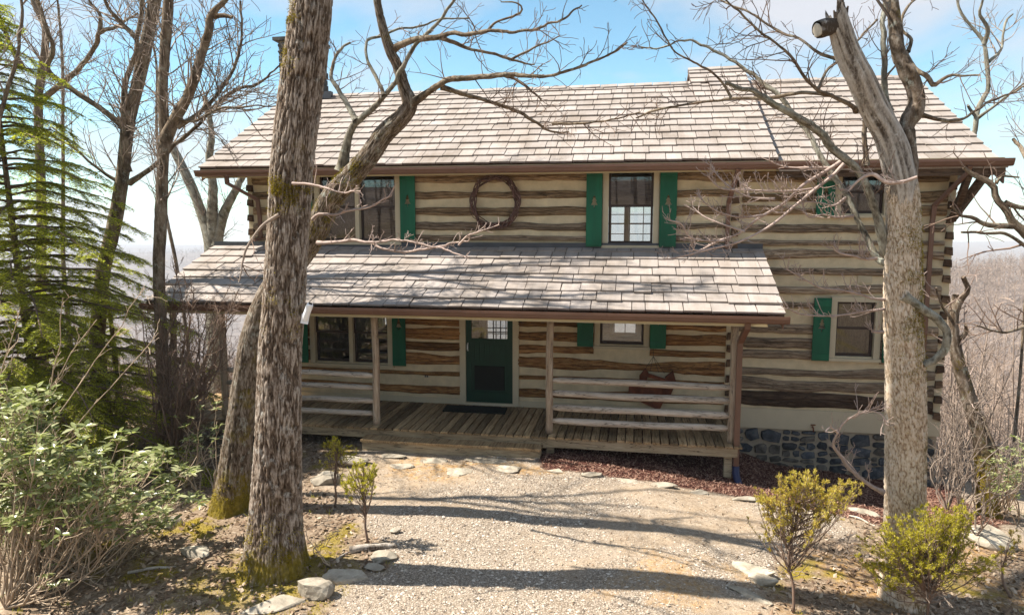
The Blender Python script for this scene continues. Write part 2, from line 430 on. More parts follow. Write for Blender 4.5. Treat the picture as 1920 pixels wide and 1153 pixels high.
def leaf_mat(name, a, b_, c, rough=0.35, trans=0.25, spec=0.5):
    m, nt, b = mat_new(name); t = NT(nt)
    v = t.coord('World')
    n = t.noise(v, 7.0, 4, 0.6)
    r = t.math('ADD', t.math('MULTIPLY', t.math('FRACT', t.math('ADD', t.attr('rnd'), t.rnd())), 0.55), t.math('MULTIPLY', n, 0.45))
    col = t.ramp(r, [(0.22, a), (0.5, b_), (0.8, c)])
    t.l.new(col, b.inputs['Base Color']); b.inputs['Roughness'].default_value = rough; b.inputs['Specular IOR Level'].default_value = spec
    tr = t.node('ShaderNodeBsdfTranslucent'); t.l.new(t.mix(1.0, col, (1.0, 1.15, 0.5), 'MULTIPLY'), tr.inputs[0])
    mx = t.node('ShaderNodeMixShader'); mx.inputs[0].default_value = trans
    o = nt.nodes['Material Output']
    t.l.new(b.outputs[0], mx.inputs[1]); t.l.new(tr.outputs[0], mx.inputs[2]); t.l.new(mx.outputs[0], o.inputs[0])
    return m
M['rhodo'] = leaf_mat('rhododendron leaf', (0.09, 0.11, 0.03), (0.26, 0.285, 0.11), (0.56, 0.56, 0.33), 0.26, 0.38)
M['needle_hem'] = leaf_mat('hemlock needle', (0.14, 0.165, 0.022), (0.40, 0.405, 0.045), (0.66, 0.62, 0.09), 0.5, 0.55, 0.3)
M['needle_pine'] = leaf_mat('yellow green sapling needle', (0.29, 0.25, 0.025), (0.52, 0.445, 0.05), (0.66, 0.57, 0.11), 0.5, 0.48, 0.3)
M['needle_gold'] = leaf_mat('golden sapling needle', (0.38, 0.23, 0.045), (0.56, 0.43, 0.10), (0.64, 0.57, 0.14), 0.5, 0.45, 0.3)
M['moss_tuft'] = leaf_mat('moss tuft', (0.14, 0.105, 0.01), (0.29, 0.22, 0.02), (0.42, 0.33, 0.04), 0.8, 0.15, 0.1)
M['litter'] = leaf_mat('dead leaf', (0.10, 0.06, 0.035), (0.26, 0.175, 0.115), (0.50, 0.40, 0.30), 0.7, 0.1, 0.2)
M['chip'] = leaf_mat('mulch chip', (0.07, 0.03, 0.021), (0.18, 0.09, 0.062), (0.38, 0.245, 0.18), 0.8, 0.0, 0.2)
def gravel_mat():
    m, nt, b = mat_new('gravel stone'); t = NT(nt)
    col = t.ramp(t.attr('rnd'), [(0.0, (0.13, 0.10, 0.075)), (0.2, (0.30, 0.24, 0.185)), (0.65, (0.43, 0.36, 0.285)), (1.0, (0.60, 0.525, 0.44))])
    t.l.new(col, b.inputs['Base Color']); b.inputs['Roughness'].default_value = 0.85
    return m
M['gravel'] = gravel_mat()

# ------------------------------------------------------------------ terrain
def Hbase(x, y):
    x, y = np.asarray(x, float), np.asarray(y, float)
    z = -0.60 - 0.09 * np.clip(x - 0.3, 0, 9) - 0.06 * np.clip(-4.5 - x, 0, 7)
    z = z - 0.22 * sm(1.6, 2.8, x) * sm(-2.4, -0.2, y) - 0.12 * sm(-3.2, -1.8, y) * sm(-0.6, 1.2, x)
    ddx = np.maximum(np.maximum(x - 7.5, -12 - x), 0)
    ddy = np.maximum(y - 0.6, 0)
    d = np.hypot(ddx * sm(-30, -6, y), ddy)
    z = z - 120 * (1 - np.exp(-0.34 * d / 120))
    z = z + 0.16 * np.clip(-17 - y, 0, 60)
    r = np.hypot(x, y); phi = np.degrees(np.arctan2(x, y))
    bumpn = fbm(x / 90, y / 90, 0, 5, 4) - 0.5
    wr = sm(6, 18, phi) * (1 - sm(110, 150, phi))
    z = z + wr * (58 + 16 * bumpn + 9 * sm(22, 32, phi)) * sm(120, 400, r)
    wl_ = (1 - wr) * sm(-160, -110, phi) * (1 - sm(110, 160, phi))
    z = z + wl_ * (62 + 90 * (fbm(x / 380, y / 380, 0, 11, 4) - 0.5)) * sm(700, 2000, r) * (1 - sm(2200, 3000, r) * 0.6)
    return z
def H(x, y):
    x, y = np.asarray(x, float), np.asarray(y, float)
    r = np.hypot(x, y + 4)
    k = 1 - sm(14, 40, r)
    f = (fbm(x * 0.9, y * 0.9, 0, 21, 3) - 0.5) * 0.10 + (fbm(x * 5, y * 5, 0, 22, 3) - 0.5) * 0.03
    far = (fbm(x / 6, y / 6, 0, 23, 3) - 0.5) * 0.9 * sm(14, 60, r)
    return Hbase(x, y) + f * k + far
def gpt(px, py):
    """where the ray through a picture point meets the ground"""
    d = ray(px, py); t = 3.0
    for _ in range(400):
        p = CAMP + d * t
        g = p[2] - float(H(p[0], p[1]))
        if g < 0.004: break
        t += max(0.01, g * 0.35)
    return CAMP + d * t
def gpoly(pts): return np.array([gpt(*q)[:2] for q in pts])
def inside(P, x, y, soft=0.12):
    """soft membership of points in a polygon, its edge roughened"""
    x, y = np.asarray(x, float), np.asarray(y, float)
    ins = np.zeros(x.shape, bool); dm = np.full(x.shape, 1e9)
    n = len(P)
    for i in range(n):
        a, b = P[i], P[(i + 1) % n]
        c = ((a[1] > y) != (b[1] > y)) & (x < (b[0] - a[0]) * (y - a[1]) / (b[1] - a[1] + 1e-12) + a[0])
        ins ^= c
        e = b - a; t = np.clip(((x - a[0]) * e[0] + (y - a[1]) * e[1]) / (e @ e + 1e-12), 0, 1)
        dm = np.minimum(dm, np.hypot(x - a[0] - t * e[0], y - a[1] - t * e[1]))
    s = np.where(ins, dm, -dm) + (fbm(x * 2.5, y * 2.5, 0, 31, 3) - 0.5) * 0.5 * (soft / 0.12)
    return sm(-soft, soft, s)
Z_MULCH = np.array([[-1.42, -2.15], [-1.30, -2.55], [-0.4, -2.62], [0.7, -2.75], [2.0, -2.85], [3.1, -3.0], [4.2, -3.2], [5.6, -2.0], [5.6, 0.3], [-1.42, 0.3]])
Z_LITTER = np.vstack([gpoly([(20, 1150), (0, 860)]), [[-14, -3], [-14, 1], [-5.0, 1], [-4.6, -1.8]], gpoly([(600, 905), (690, 965), (735, 1040), (670, 1085), (615, 1112), (575, 1150)]), [[-2.8, -12], [-14, -12]]])
Z_RIGHT = np.vstack([gpoly([(1445, 1150), (1415, 1085), (1500, 1030), (1640, 985)]), [[4.2, -3.3], [7, -2.6], [14, -2], [14, -12], [1.2, -12]]])
Z_ORANGE1 = gpoly([(760, 858), (1025, 866), (1075, 888), (930, 897), (720, 893)])
Z_ORANGE2 = gpoly([(1180, 1045), (1390, 1030), (1450, 1095), (1520, 1152), (1120, 1152), (1150, 1090)])
def zones(x, y):
    mu = inside(Z_MULCH, x, y, 0.06)
    li = np.maximum(inside(Z_LITTER, x, y, 0.16), inside(Z_RIGHT, x, y, 0.2))
    r = np.hypot(x, y + 4)
    li = np.maximum(li, sm(7.5, 11, r) * 1.0)
    li = np.maximum(li, sm(0.2, 0.8, y))
    li = li * (1 - mu)
    og = np.maximum(inside(Z_ORANGE1, x, y, 0.15), 0.75 * inside(Z_ORANGE2, x, y, 0.3))
    og = og * sm(0.40, 0.58, fbm(x * 2.2, y * 2.2, 0, 41, 4))
    og = np.maximum(og, inside(Z_RIGHT, x, y, 0.2) * sm(0.48, 0.60, fbm(x * 1.5, y * 1.5, 0, 42, 4)) * 0.9) * (1 - mu)
    gr = sm(0.40, 0.62, fbm(x * 0.8 + 3, y * 0.8, 0, 43, 3)) * (1 - li) * (1 - mu) * (1 - og * 0.9)
    mo = np.exp(-((x - TA[0]) ** 2 + (y - TA[1] + 0.15) ** 2) / 0.42) * 0.8 + li * sm(0.61, 0.70, fbm(x * 1.7, y * 1.7, 0, 44, 4)) * 0.7
    mo = np.clip(mo + (fbm(x * 6, y * 6, 0, 45, 3) - 0.5) * 0.9, 0, 1) * (mo > 0.08) * (1 - mu)
    return mu, li, og, gr, np.clip(mo, 0, 1)
TA = gpt(518, 1068)       # foot of the big furrowed trunk
TB = gpt(432, 955)
TC = gpt(1694, 1125)
def axis_pts(a, b, step, lim, g=1.13):
    mid = list(np.arange(a, b + step, step)); s = step; v = mid[-1]
    while v < lim: s *= g; v += s; mid.append(v)
    s = step; v = mid[0]; lo = []
    while v > -lim: s *= g; v -= s; lo.append(v)
    return np.array(lo[::-1] + mid)
xs = axis_pts(-9.0, 6.2, 0.075, 3200); ys = axis_pts(-8.6, 0.3, 0.075, 3200)
gx, gy = np.meshgrid(xs, ys)
gz = H(gx, gy)
mu, li, og, gr, mo = zones(gx, gy)
nx, ny = len(xs), len(ys)
ii = (np.arange(ny - 1)[:, None] * nx + np.arange(nx - 1)[None])
GF = np.stack([ii, ii + 1, ii + nx + 1, ii + nx], -1).reshape(-1, 4)
def ground_mat():
    m, nt, b = mat_new('yard soil, grit and litter'); t = NT(nt)
    v = t.coord('World')
    n1 = t.noise(v, 3.0, 6, 0.65); n2 = t.noise(v, 22.0, 5, 0.7); n3 = t.noise(v, 75.0, 4, 0.7); vo = t.vor(v, 48.0).outputs['Distance']
    grit = t.ramp(t.math('ADD', t.math('MULTIPLY', n2, 0.5), t.math('MULTIPLY', n3, 0.5)), [(0.34, (0.16, 0.122, 0.085)), (0.5, (0.37, 0.30, 0.228)), (0.66, (0.53, 0.455, 0.37))])
    grit = t.mix(t.ramp(n1, [(0.35, g3(0)), (0.7, g3(0.55))]), grit, t.mix(1.0, grit, (0.98, 0.84, 0.66), 'MULTIPLY'))
    grit = t.mix(t.ramp(t.noise(v, 1.1, 5, 0.7), [(0.42, g3(0)), (0.68, g3(0.55))]), grit, t.mix(1.0, grit, (0.6, 0.56, 0.52), 'MULTIPLY'))
    peb = t.ramp(vo, [(0.05, (0.54, 0.47, 0.39)), (0.35, (0.38, 0.32, 0.26)), (0.6, (0.16, 0.13, 0.10))])
    col = t.mix(t.math('MULTIPLY', t.attr('grav'), 0.7), grit, peb)
    lit = t.ramp(t.math('ADD', t.math('MULTIPLY', n2, 0.6), t.math('MULTIPLY', n3, 0.4)), [(0.32, (0.055, 0.037, 0.025)), (0.48, (0.20, 0.145, 0.10)), (0.66, (0.40, 0.32, 0.24))])
    col = t.mix(t.attr('litter'), col, lit)
    ora = t.ramp(n2, [(0.3, (0.22, 0.11, 0.03)), (0.55, (0.42, 0.245, 0.085)), (0.75, (0.50, 0.38, 0.22))])
    col = t.mix(t.math('MULTIPLY', t.attr('orange'), t.ramp(t.noise(v, 14.0, 5, 0.7), [(0.40, g3(0.05)), (0.60, g3(0.8))])), col, ora)
    mos = t.ramp(n3, [(0.3, (0.12, 0.09, 0.009)), (0.7, (0.36, 0.27, 0.025))])
    col = t.mix(t.attr('moss'), col, mos)
    mul = t.ramp(n3, [(0.3, (0.022, 0.008, 0.007)), (0.7, (0.12, 0.045, 0.034))])
    col = t.mix(t.attr('mulch'), col, mul)
    # beyond the yard: forest floor of the wooded slopes
    sp = t.node('ShaderNodeSeparateXYZ'); t.l.new(t.coord('World'), sp.inputs[0])
    vl = t.node('ShaderNodeVectorMath', operation='LENGTH'); t.l.new(t.coord('World', (1, 1, 0)), vl.inputs[0])
    far = t.ramp(t.math('MULTIPLY', vl.outputs['Value'], 0.01), [(0.25, g3(0)), (0.7, g3(1))])
    wo = t.ramp(t.noise(v, 0.09, 12, 0.85), [(0.36, (0.05, 0.042, 0.04)), (0.5, (0.15, 0.12, 0.105)), (0.64, (0.27, 0.22, 0.185))])
    col = t.mix(far, col, wo)
    t.l.new(col, b.inputs['Base Color']); b.inputs['Roughness'].default_value = 0.95; b.inputs['Specular IOR Level'].default_value = 0.1
    hgt = t.math('ADD', t.math('MULTIPLY', n2, 0.6), t.math('MULTIPLY', n3, 0.5))
    t.l.new(t.bump(hgt, 0.7, 0.03), b.inputs['Normal'])
    return m
M['ground'] = ground_mat()
ground = mk('ground', np.stack([gx, gy, gz], -1).reshape(-1, 3), [GF], M['ground'], None, True,
            {'mulch': mu.ravel(), 'litter': li.ravel(), 'orange': og.ravel(), 'grav': gr.ravel(), 'moss': mo.ravel()})
tag(ground, kind='structure')

# ------------------------------------------------------------------ the log house
rng = np.random.default_rng(7)
house = thing('log_house', (-1.2, 3.0, -1.2), 'two storey log house with white chinking, green shutters and front porch', 'house')
XL, XM, XR, YB = -7.70, 1.84, 5.34, 6.2
# openings in the front wall: (x0, x1, z0, z1)
W_UL = (-6.16, -4.57, 2.92, 4.20); W_UM = (-0.50, 0.33, 2.88, 4.22); W_UR = (3.50, 4.22, 3.42, 4.12)
W_LL = (-6.35, -4.78, 0.48, 1.66); W_LM = (-0.62, 0.21, 1.00, 1.80); W_LR = (3.53, 4.19, 0.90, 1.88)
DOOR = (-3.20, -2.27, -0.22, 1.80)
OPEN = [W_UL, W_UM, W_UR, W_LL, W_LM, W_LR, DOOR]
BW = [(-1.05, 0.62, 2.72, 3.78), (-6.3, -5.2, 2.75, 3.9), (-4.13, -3.25, -0.2, 1.75), (-0.55, 0.12, 0.25, 1.5), (-7.2, -6.6, 0.3, 1.6)]   # rear wall
def wall_core(mb, x0, x1, z0, z1, y0, y1, openings):
    X = sorted(set([x0, x1] + [v for o in openings for v in o[:2] if x0 < v < x1]))
    Z = sorted(set([z0, z1] + [v for o in openings for v in o[2:] if z0 < v < z1]))
    for i in range(len(X) - 1):
        for j in range(len(Z) - 1):
            cx, cz = (X[i] + X[i + 1]) / 2, (Z[j] + Z[j + 1]) / 2
            if any(o[0] < cx < o[1] and o[2] < cz < o[3] for o in openings): continue
            a, b, c, d = X[i], X[i + 1], Z[j], Z[j + 1]
            mb.add([[a, y0, c], [b, y0, c], [b, y0, d], [a, y0, d]], [[0, 1, 2, 3]])
            mb.add([[a, y1, c], [a, y1, d], [b, y1, d], [b, y1, c]], [[0, 1, 2, 3]])
    for o in openings:
        a, b, c, d = o
        mb.add([[a, y0, c], [a, y1, c], [a, y1, d], [a, y0, d]], [[0, 1, 2, 3]]); mb.add([[b, y0, c], [b, y0, d], [b, y1, d], [b, y1, c]], [[0, 1, 2, 3]])
        mb.add([[a, y0, c], [b, y0, c], [b, y1, c], [a, y1, c]], [[0, 1, 2, 3]]); mb.add([[a, y0, d], [a, y1, d], [b, y1, d], [b, y0, d]], [[0, 1, 2, 3]])
mb = MB(); wall_core(mb, XL, XR, -0.30, 4.42, 0.0, 0.16, OPEN)
chink = mb.build('wall', M['chink'], house); tag(chink, 'cream chinking between the logs of the front wall')
mb = MB(); wall_core(mb, XL + 0.01, XR - 0.01, -0.46, 4.4, YB - 0.16, YB, BW)
mb.box(XL, XL + 0.16, 0.17, YB - 0.17, -0.46, 4.4); mb.box(XR - 0.16, XR, 0.17, YB - 0.17, -0.46, 4.4)
for xg in (XL, XR - 0.16):       # gables
    V = [[xg + dxx, yy, zz] for dxx in (0, 0.16) for yy, zz in ((0.0, 4.41), (YB, 4.41), (3.1, 6.1))]
    mb.add(V, [np.array([[0, 2, 1], [3, 4, 5]])]); mb.add(V, [np.array([[0, 1, 4, 3], [1, 2, 5, 4], [2, 0, 3, 5]])])
mb.build('side_wall', M['log_grey'], house)
mb = MB(); mb.box(XL + 0.17, XR - 0.17, 0.17, YB - 0.17, 2.30, 2.55); mb.box(XL + 0.17, XR - 0.17, 0.17, YB - 0.17, -0.45, -0.25)
mb.box(XL + 0.17, XR - 0.17, 0.17, YB - 0.17, 4.44, 4.48)
mb.box(-3.35, -3.25, 0.4, YB - 0.4, 2.56, 4.42); mb.box(2.0, 2.1, 0.2, YB - 0.2, 2.56, 4.42); mb.box(2.0, 2.1, 0.2, YB - 0.2, -0.24, 2.28)
mb.build('floor_and_partition', M['interior'], house)

# logs: hewn faces standing proud of the chinking, each its own piece
def log_mesh(x0, x1, z0, z1, seed, depth=0.05):
    n = max(4, int((x1 - x0) / 0.16)); X = np.linspace(x0, x1, n)
    h = z1 - z0
    wob = lambda k, f, s: (fbm(X * f, seed * 3.7 + k, 0, s, 3) - 0.5)
    zt = z1 + wob(1, 0.7, 51) * h * 0.75 + wob(5, 5.0, 55) * h * 0.25; zb = z0 + wob(2, 0.7, 52) * h * 0.75 + wob(6, 5.0, 56) * h * 0.25
    yf = -depth - 0.012 + wob(3, 2.0, 53) * 0.03
    prof = [(0.006, 0.0), (-0.35, 0.02), (-0.85, 0.16), (-1.0, 0.42), (-0.72, 0.5 + 0.0), (-1.02, 0.58), (-0.82, 0.86), (-0.35, 0.98), (0.006, 1.0)]
    crack = 0.5 + wob(7, 0.8, 57) * 0.5
    k = len(prof); V = np.zeros((n, k, 3))
    for j, (py, pz) in enumerate(prof):
        pzz = np.clip(pz + (crack - 0.5) * (1 if 0.3 < pz < 0.7 else 0), 0, 1)
        V[:, j, 0] = X
        rough = (fbm(X * 7, seed + j * 1.7, 0, 58, 2) - 0.5) * 0.012
        V[:, j, 1] = (-py * yf + rough) if py < 0 else 0.006
        V[:, j, 2] = zb + (zt - zb) * pzz
    V[:, :, 1] = np.where(V[:, :, 1] > 0, V[:, :, 1], V[:, :, 1])
    i = np.arange(n - 1)[:, None] * k; j = np.arange(k - 1)[None]
    F = np.stack([i + j, i + k + j, i + k + j + 1, i + j + 1], -1).reshape(-1, 4)
    V = V.reshape(-1, 3)
    e0 = np.arange(k)[None]; e1 = ((n - 1) * k + np.arange(k))[None, ::-1]
    return V, [F, e0[:, ::-1][:, ::-1], e1]
ROWS_L = [(4.02, 4.18), (3.73, 3.86), (3.43, 3.55), (3.16, 3.28), (2.92, 3.05), (2.62, 2.78), (2.30, 2.46), (1.95, 2.12), (1.66, 1.80), (1.29, 1.42), (1.05, 1.21), (0.79, 0.95), (0.50, 0.68), (0.24, 0.37), (-0.06, 0.09)]
ROWS_R = [(3.94, 4.15), (3.62, 3.80), (3.38, 3.54), (3.11, 3.22), (2.85, 2.97), (2.64, 2.76), (2.37, 2.50), (2.02, 2.18), (1.74, 1.86), (1.31, 1.45), (1.04, 1.22), (0.80, 0.97), (0.53, 0.66), (0.26, 0.44), (-0.04, 0.20)]
def cut(x0, x1, z0, z1, pad):
    segs = [(x0, x1)]
    for o in OPEN:
        if o[3] + pad > z0 + 0.02 and o[2] - pad < z1 - 0.02:
            ns = []
            for a, b in segs:
                if o[1] + pad <= a or o[0] - pad >= b: ns.append((a, b)); continue
                if o[0] - pad - a > 0.12: ns.append((a, o[0] - pad))
                if b - o[1] - pad > 0.12: ns.append((o[1] + pad, b))
            segs = ns
    return segs
nlog = 0
for rows, xa, xb in ((ROWS_L, XL + 0.13, XM - 0.17), (ROWS_R, XM + 0.03, XR - 0.14)):
    for i, (z0, z1) in enumerate(rows):
        e_ = np.random.default_rng(i * 7 + len(rows) + int(xa * 10) % 5); z0, z1 = z0 + e_.uniform(-.025, .02), z1 + e_.uniform(-.02, .03)
        for a, b in cut(xa, xb, z0, z1, 0.105):
            V, F = log_mesh(a, b, z0, z1, nlog * 1.31 + 0.7)
            m_ = M['log_dark'] if (rows is ROWS_R and i == 14) else (M['log_grey'] if (rows is ROWS_R and 3 <= i) or (rows is ROWS_L and i in (3, 4)) else (M['log_mid'] if i < 3 else M['log_old']))
            o = mk('log', V, F, m_, house, False); nlog += 1
# notched log ends at the corners
for xc, rows in ((XL + 0.0, ROWS_L), (XM - 0.155, ROWS_L), (XR - 0.135, ROWS_R)):
    for i, (z0, z1) in enumerate(rows):
        if i % 2 == 0 and xc == XM - 0.155 and False: continue
        zc0, zc1 = z0 - 0.13, z0 - 0.005
        w = 0.135 + rng.uniform(-0.015, 0.01)
        mb = MB(); yo = -0.055 - rng.uniform(0, 0.02); s = rng.uniform(-0.02, 0.02)
        V = [[xc + 0.004, yo, zc0 + s], [xc + w, yo, zc0 - s], [xc + w - 0.012, yo, zc1], [xc + 0.016, yo, zc1 + s * 0.5]]
        V += [[v[0], 0.004, v[2]] for v in V]
        mb.add(V, [np.array([[0, 1, 2, 3], [0, 4, 5, 1], [1, 5, 6, 2], [2, 6, 7, 3], [3, 7, 4, 0]])])
        mb.build('log_end', M['log_end'], house)

# sill board, floor trim
mb = MB(); mb.box(XM + 0.06, XR + 0.01, -0.03, 0.155, -0.47, -0.10); mb.build('sill_board', M['trim'], house)
mb = MB(); mb.box(XL, DOOR[0] - 0.12, -0.028, 0.0, -0.275, -0.165); mb.box(DOOR[1] + 0.12, XM - 0.16, -0.028, 0.0, -0.275, -0.165); mb.build('base_board', M['trim'], house)
# foundation: mortar core with separate stones
mb = MB(); mb.box(XM - 0.1, XR - 0.02, 0.02, YB - 0.02, -4.4, -0.475); mb.box(XL + 0.05, XM - 0.11, 0.05, YB - 0.03, -4.4, -0.47)
found = mb.build('foundation', M['mortar'], house)
def blob_stone(seed):
    V = np.array([[x, y, z] for x in (-.5, -.34, .34, .5) for y in (0,) for z in (-.5, .5)])
    r2 = np.random.default_rng(seed); n = 9
    th = (np.arange(n) + r2.uniform(-.25, .25, n)) / n * 2 * math.pi
    sq = 1 / np.maximum(np.abs(np.cos(th)), np.abs(np.sin(th))) ** 0.95
    ro = 0.5 * sq * r2.uniform(.84, 1.04, n)
    o = np.stack([np.cos(th) * ro, np.zeros(n), np.sin(th) * ro], -1)
    inn = o * r2.uniform(.80, .92, (n, 1)); inn[:, 1] = -r2.uniform(0.75, 1.1, n)
    cen = np.array([[r2.uniform(-.1, .1), -1.1, r2.uniform(-.1, .1)]])
    V = np.vstack([o, inn, cen]); k = np.arange(n); k1 = (k + 1) % n
    return mesh_np('stone', V, [np.stack([k, k1, n + k1, n + k], -1), np.stack([n + k, n + k1, np.full(n, 2 * n)], -1)], M['wallstone'])
SM = [blob_stone(i) for i in range(14)]
for m_ in SM[::3]: m_.materials[0] = M['wallstone_b']
r1 = np.random.default_rng(3); rects = []
def split(x0, x1, z0, z1):
    w, h = x1 - x0, z1 - z0
    if (w < 0.42 and h < 0.27 and r1.uniform() < 0.62) or (w < 0.20 and h < 0.15): rects.append((x0, x1, z0, z1)); return
    if w / h > r1.uniform(0.9, 1.9): f = x0 + w * r1.uniform(0.36, 0.64); split(x0, f, z0, z1); split(f, x1, z0, z1)
    else: f = z0 + h * r1.uniform(0.36, 0.64); split(x0, x1, z0, f); split(x0, x1, f, z1)
split(XM + 0.02, XR - 0.04, -1.80, -0.485)
for x0, x1, z0, z1 in rects:
    if float(H((x0 + x1) / 2, -0.05)) > z1 - 0.03: continue
    o = link('stone', SM[r1.integers(14)], found); w, h = x1 - x0, z1 - z0
    o.location = np.array([(x0 + x1) / 2 + r1.uniform(-.01, .01), 0.016, (z0 + z1) / 2 + r1.uniform(-.012, .012)]) - WL[found.name]
    o.scale = (max(.05, w - 0.014 - r1.uniform(0, .02)) * r1.choice([-1, 1]), r1.uniform(0.025, 0.06), max(.05, h - 0.012 - r1.uniform(0, .02))); o.rotation_euler[1] = r1.uniform(-.2, .2)
mb = MB(); mb.box(4.29, 4.36, -0.05, 0.012, -0.99, -0.89)
# windows
def window(op, kind='double_hung', trim=0.09, y=0.0, grid=None, trim_mat='trim'):
    x0, x1, z0, z1 = op
    mb = MB(); t = trim; yo = y - 0.05; yi = y + 0.02
    mb.box(x0 - t, x0 + 0.012, yo, yi, z0 - t * 0.3, z1); mb.box(x1 - 0.012, x1 + t, yo, yi, z0 - t * 0.3, z1)
    mb.box(x0 - t, x1 + t, yo - 0.003, yi, z1 + 0.001, z1 + t)
    if kind == 'pair': mb.box((x0 + x1) / 2 - 0.04, (x0 + x1) / 2 + 0.04, yo + 0.004, yi + 0.06, z0 + 0.001, z1)
    fr = mb.build('window', M[trim_mat], house)
    mb = MB(); mb.box(x0 - t - 0.02, x1 + t + 0.02, yo - 0.03, y + 0.1, z0 - t * 0.3 - 0.05, z0 - t * 0.3 - 0.001); mb.build('sill', M[trim_mat], fr)
    lights = [(x0 + 0.013, x1 - 0.013)] if kind != 'pair' else [(x0 + 0.013, (x0 + x1) / 2 - 0.041), ((x0 + x1) / 2 + 0.041, x1 - 0.013)]
    for a, b in lights:
        zm = (z0 + z1) / 2 + 0.02
        if kind == 'fixed': sh = [(z0 - 0.02, z1, y + 0.03)]
        else: sh = [(zm - 0.02, z1, y + 0.02), (z0 - 0.02, zm + 0.02, y + 0.065)]
        for q, (c, d, yy) in enumerate(sh):
            mb = MB(); f = 0.04
            mb.box(a, a + f, yy, yy + 0.035, c, d); mb.box(b - f, b, yy, yy + 0.035, c, d)
            mb.box(a + f, b - f, yy + 0.001, yy + 0.034, c, c + (0.07 if q == 1 or kind == 'fixed' else f)); mb.box(a + f, b - f, yy + 0.001, yy + 0.034, d - f, d)
            if grid:
                for g in range(1, grid[0]): xx = a + (b - a) * g / grid[0]; mb.box(xx - 0.011, xx + 0.011, yy + 0.008, yy + 0.03, c + f, d - f)
                for g in range(1, grid[1]): zz = c + (d - c) * g / grid[1]; mb.box(a + f, b - f, yy + 0.009, yy + 0.029, zz - 0.011, zz + 0.011)
            mb.build('sash', M['sash'], fr)
            mk('pane', [[a + f, yy + 0.018, c + f], [b - f, yy + 0.018, c + f], [b - f, yy + 0.018, d - f], [a + f, yy + 0.018, d - f]], [[[0, 1, 2, 3]]], M['glass'], fr)
    return fr
window(W_UL, 'pair'); window(W_UM); window(W_UR); window(W_LL, 'pair'); window(W_LM); window(W_LR)
for q, b_ in enumerate(BW):
    fr = window(b_, 'pair' if q in (0, 1) else 'fixed', 0.08, YB - 0.12, grid=(2, 2) if q != 2 else (3, 5))
# shutters with a pine tree cut through each
def pine_outline(cx, cz, s):
    L = [(0, .5), (.20, .27), (.11, .27), (.30, .04), (.17, .04), (.42, -.27), (.06, -.27), (.06, -.5)]
    pts = [(x, z) for x, z in L] + [(-x, z) for x, z in L[::-1] if x > 0]
    return [(cx + x * s * 0.62, cz + z * s) for x, z in pts]
def shutter(x0, x1, z0, z1, cut_f=0.58, size=0.24, pine=True):
    bm = bmesh.new()
    def loop(pts):
        vs = [bm.verts.new((x, 0, z)) for x, z in pts]
        return [bm.edges.new((vs[i], vs[(i + 1) % len(vs)])) for i in range(len(vs))]
    es = loop([(x0, z0), (x1, z0), (x1, z1), (x0, z1)])
    if pine: es += loop(pine_outline((x0 + x1) / 2, z0 + (z1 - z0) * cut_f, size))
    bmesh.ops.triangle_fill(bm, use_beauty=True, use_dissolve=False, edges=es)
    for v in bm.verts: v.co.y = -0.114
    r_ = bmesh.ops.extrude_face_region(bm, geom=bm.faces[:])
    for v in [g for g in r_['geom'] if isinstance(g, bmesh.types.BMVert)]: v.co.y = -0.09
    bmesh.ops.recalc_face_normals(bm, faces=bm.faces[:])
    w = WL[house.name]
    for v in bm.verts: v.co -= Vector(w)
    me = bpy.data.meshes.new('shutter'); bm.to_mesh(me); bm.free(); me.materials.append(M['green'])
    o = link('shutter', me, house); WL[o.name] = w
    for zz in (z0 + 0.02, z1 - 0.15):
        mb = MB(); mb.box(x0 + 0.004, x1 - 0.004, -0.130, -0.1142, zz, zz + 0.11); mb.build('batten', M['green'], o)
    return o
shutter(-0.89, -0.60, 2.83, 4.24); shutter(0.43, 0.73, 2.83, 4.24); shutter(-4.46, -4.16, 2.93, 4.24); shutter(-6.56, -6.27, 2.93, 4.24)
shutter(3.09, 3.39, 3.36, 4.2, 0.5); shutter(4.33, 4.62, 3.36, 4.2, 0.5)
shutter(-4.67, -4.40, 0.46, 1.72, 0.66); shutter(-6.74, -6.46, 0.46, 1.72, 0.66)
shutter(-1.03, -0.73, 0.96, 1.84, 0.6, 0.2); shutter(0.31, 0.60, 0.96, 1.84, 0.6, 0.2)
shutter(3.14, 3.43, 0.83, 1.95, 0.57); shutter(4.30, 4.58, 0.83, 1.95, 0.57)
# door
x0, x1, z0, z1 = DOOR
mb = MB(); mb.box(x0 - 0.12, x0, -0.06, 0.02, -0.272, z1); mb.box(x1, x1 + 0.12, -0.06, 0.02, -0.272, z1); mb.box(x0 - 0.12, x1 + 0.12, -0.062, 0.02, z1 + 0.001, z1 + 0.12); mb.box(x0 + 0.001, x1 - 0.001, -0.075, 0.03, -0.272, z0)
fr = mb.build('door_frame', M['trim'], house)
mb = MB(); f = 0.11; yy = -0.03
mb.box(x0 + 0.004, x0 + f, yy, yy + 0.04, z0 + 0.004, z1 - 0.004); mb.box(x1 - f, x1 - 0.004, yy, yy + 0.04, z0 + 0.004, z1 - 0.004)
mb.box(x0 + f, x1 - f, yy + 0.001, yy + 0.039, z0 + 0.004, z0 + 0.21); mb.box(x0 + f, x1 - f, yy + 0.001, yy + 0.039, 0.56, 1.04); mb.box(x0 + f, x1 - f, yy + 0.001, yy + 0.039, z1 - 0.13, z1 - 0.004)
mb.box(x0 + f, x1 - f, yy + 0.02, yy + 0.034, z0 + 0.211, 0.559)
for k in range(7): xx = x0 + f + 0.05 + k * (x1 - x0 - 2 * f - 0.1) / 6; mb.box(xx - 0.01, xx + 0.01, yy - 0.008, yy + 0.001, 0.60, 1.0)
door = mb.build('door', M['door_green'], house); tag(door, 'dark green screen door with glazed top')
mb = MB()
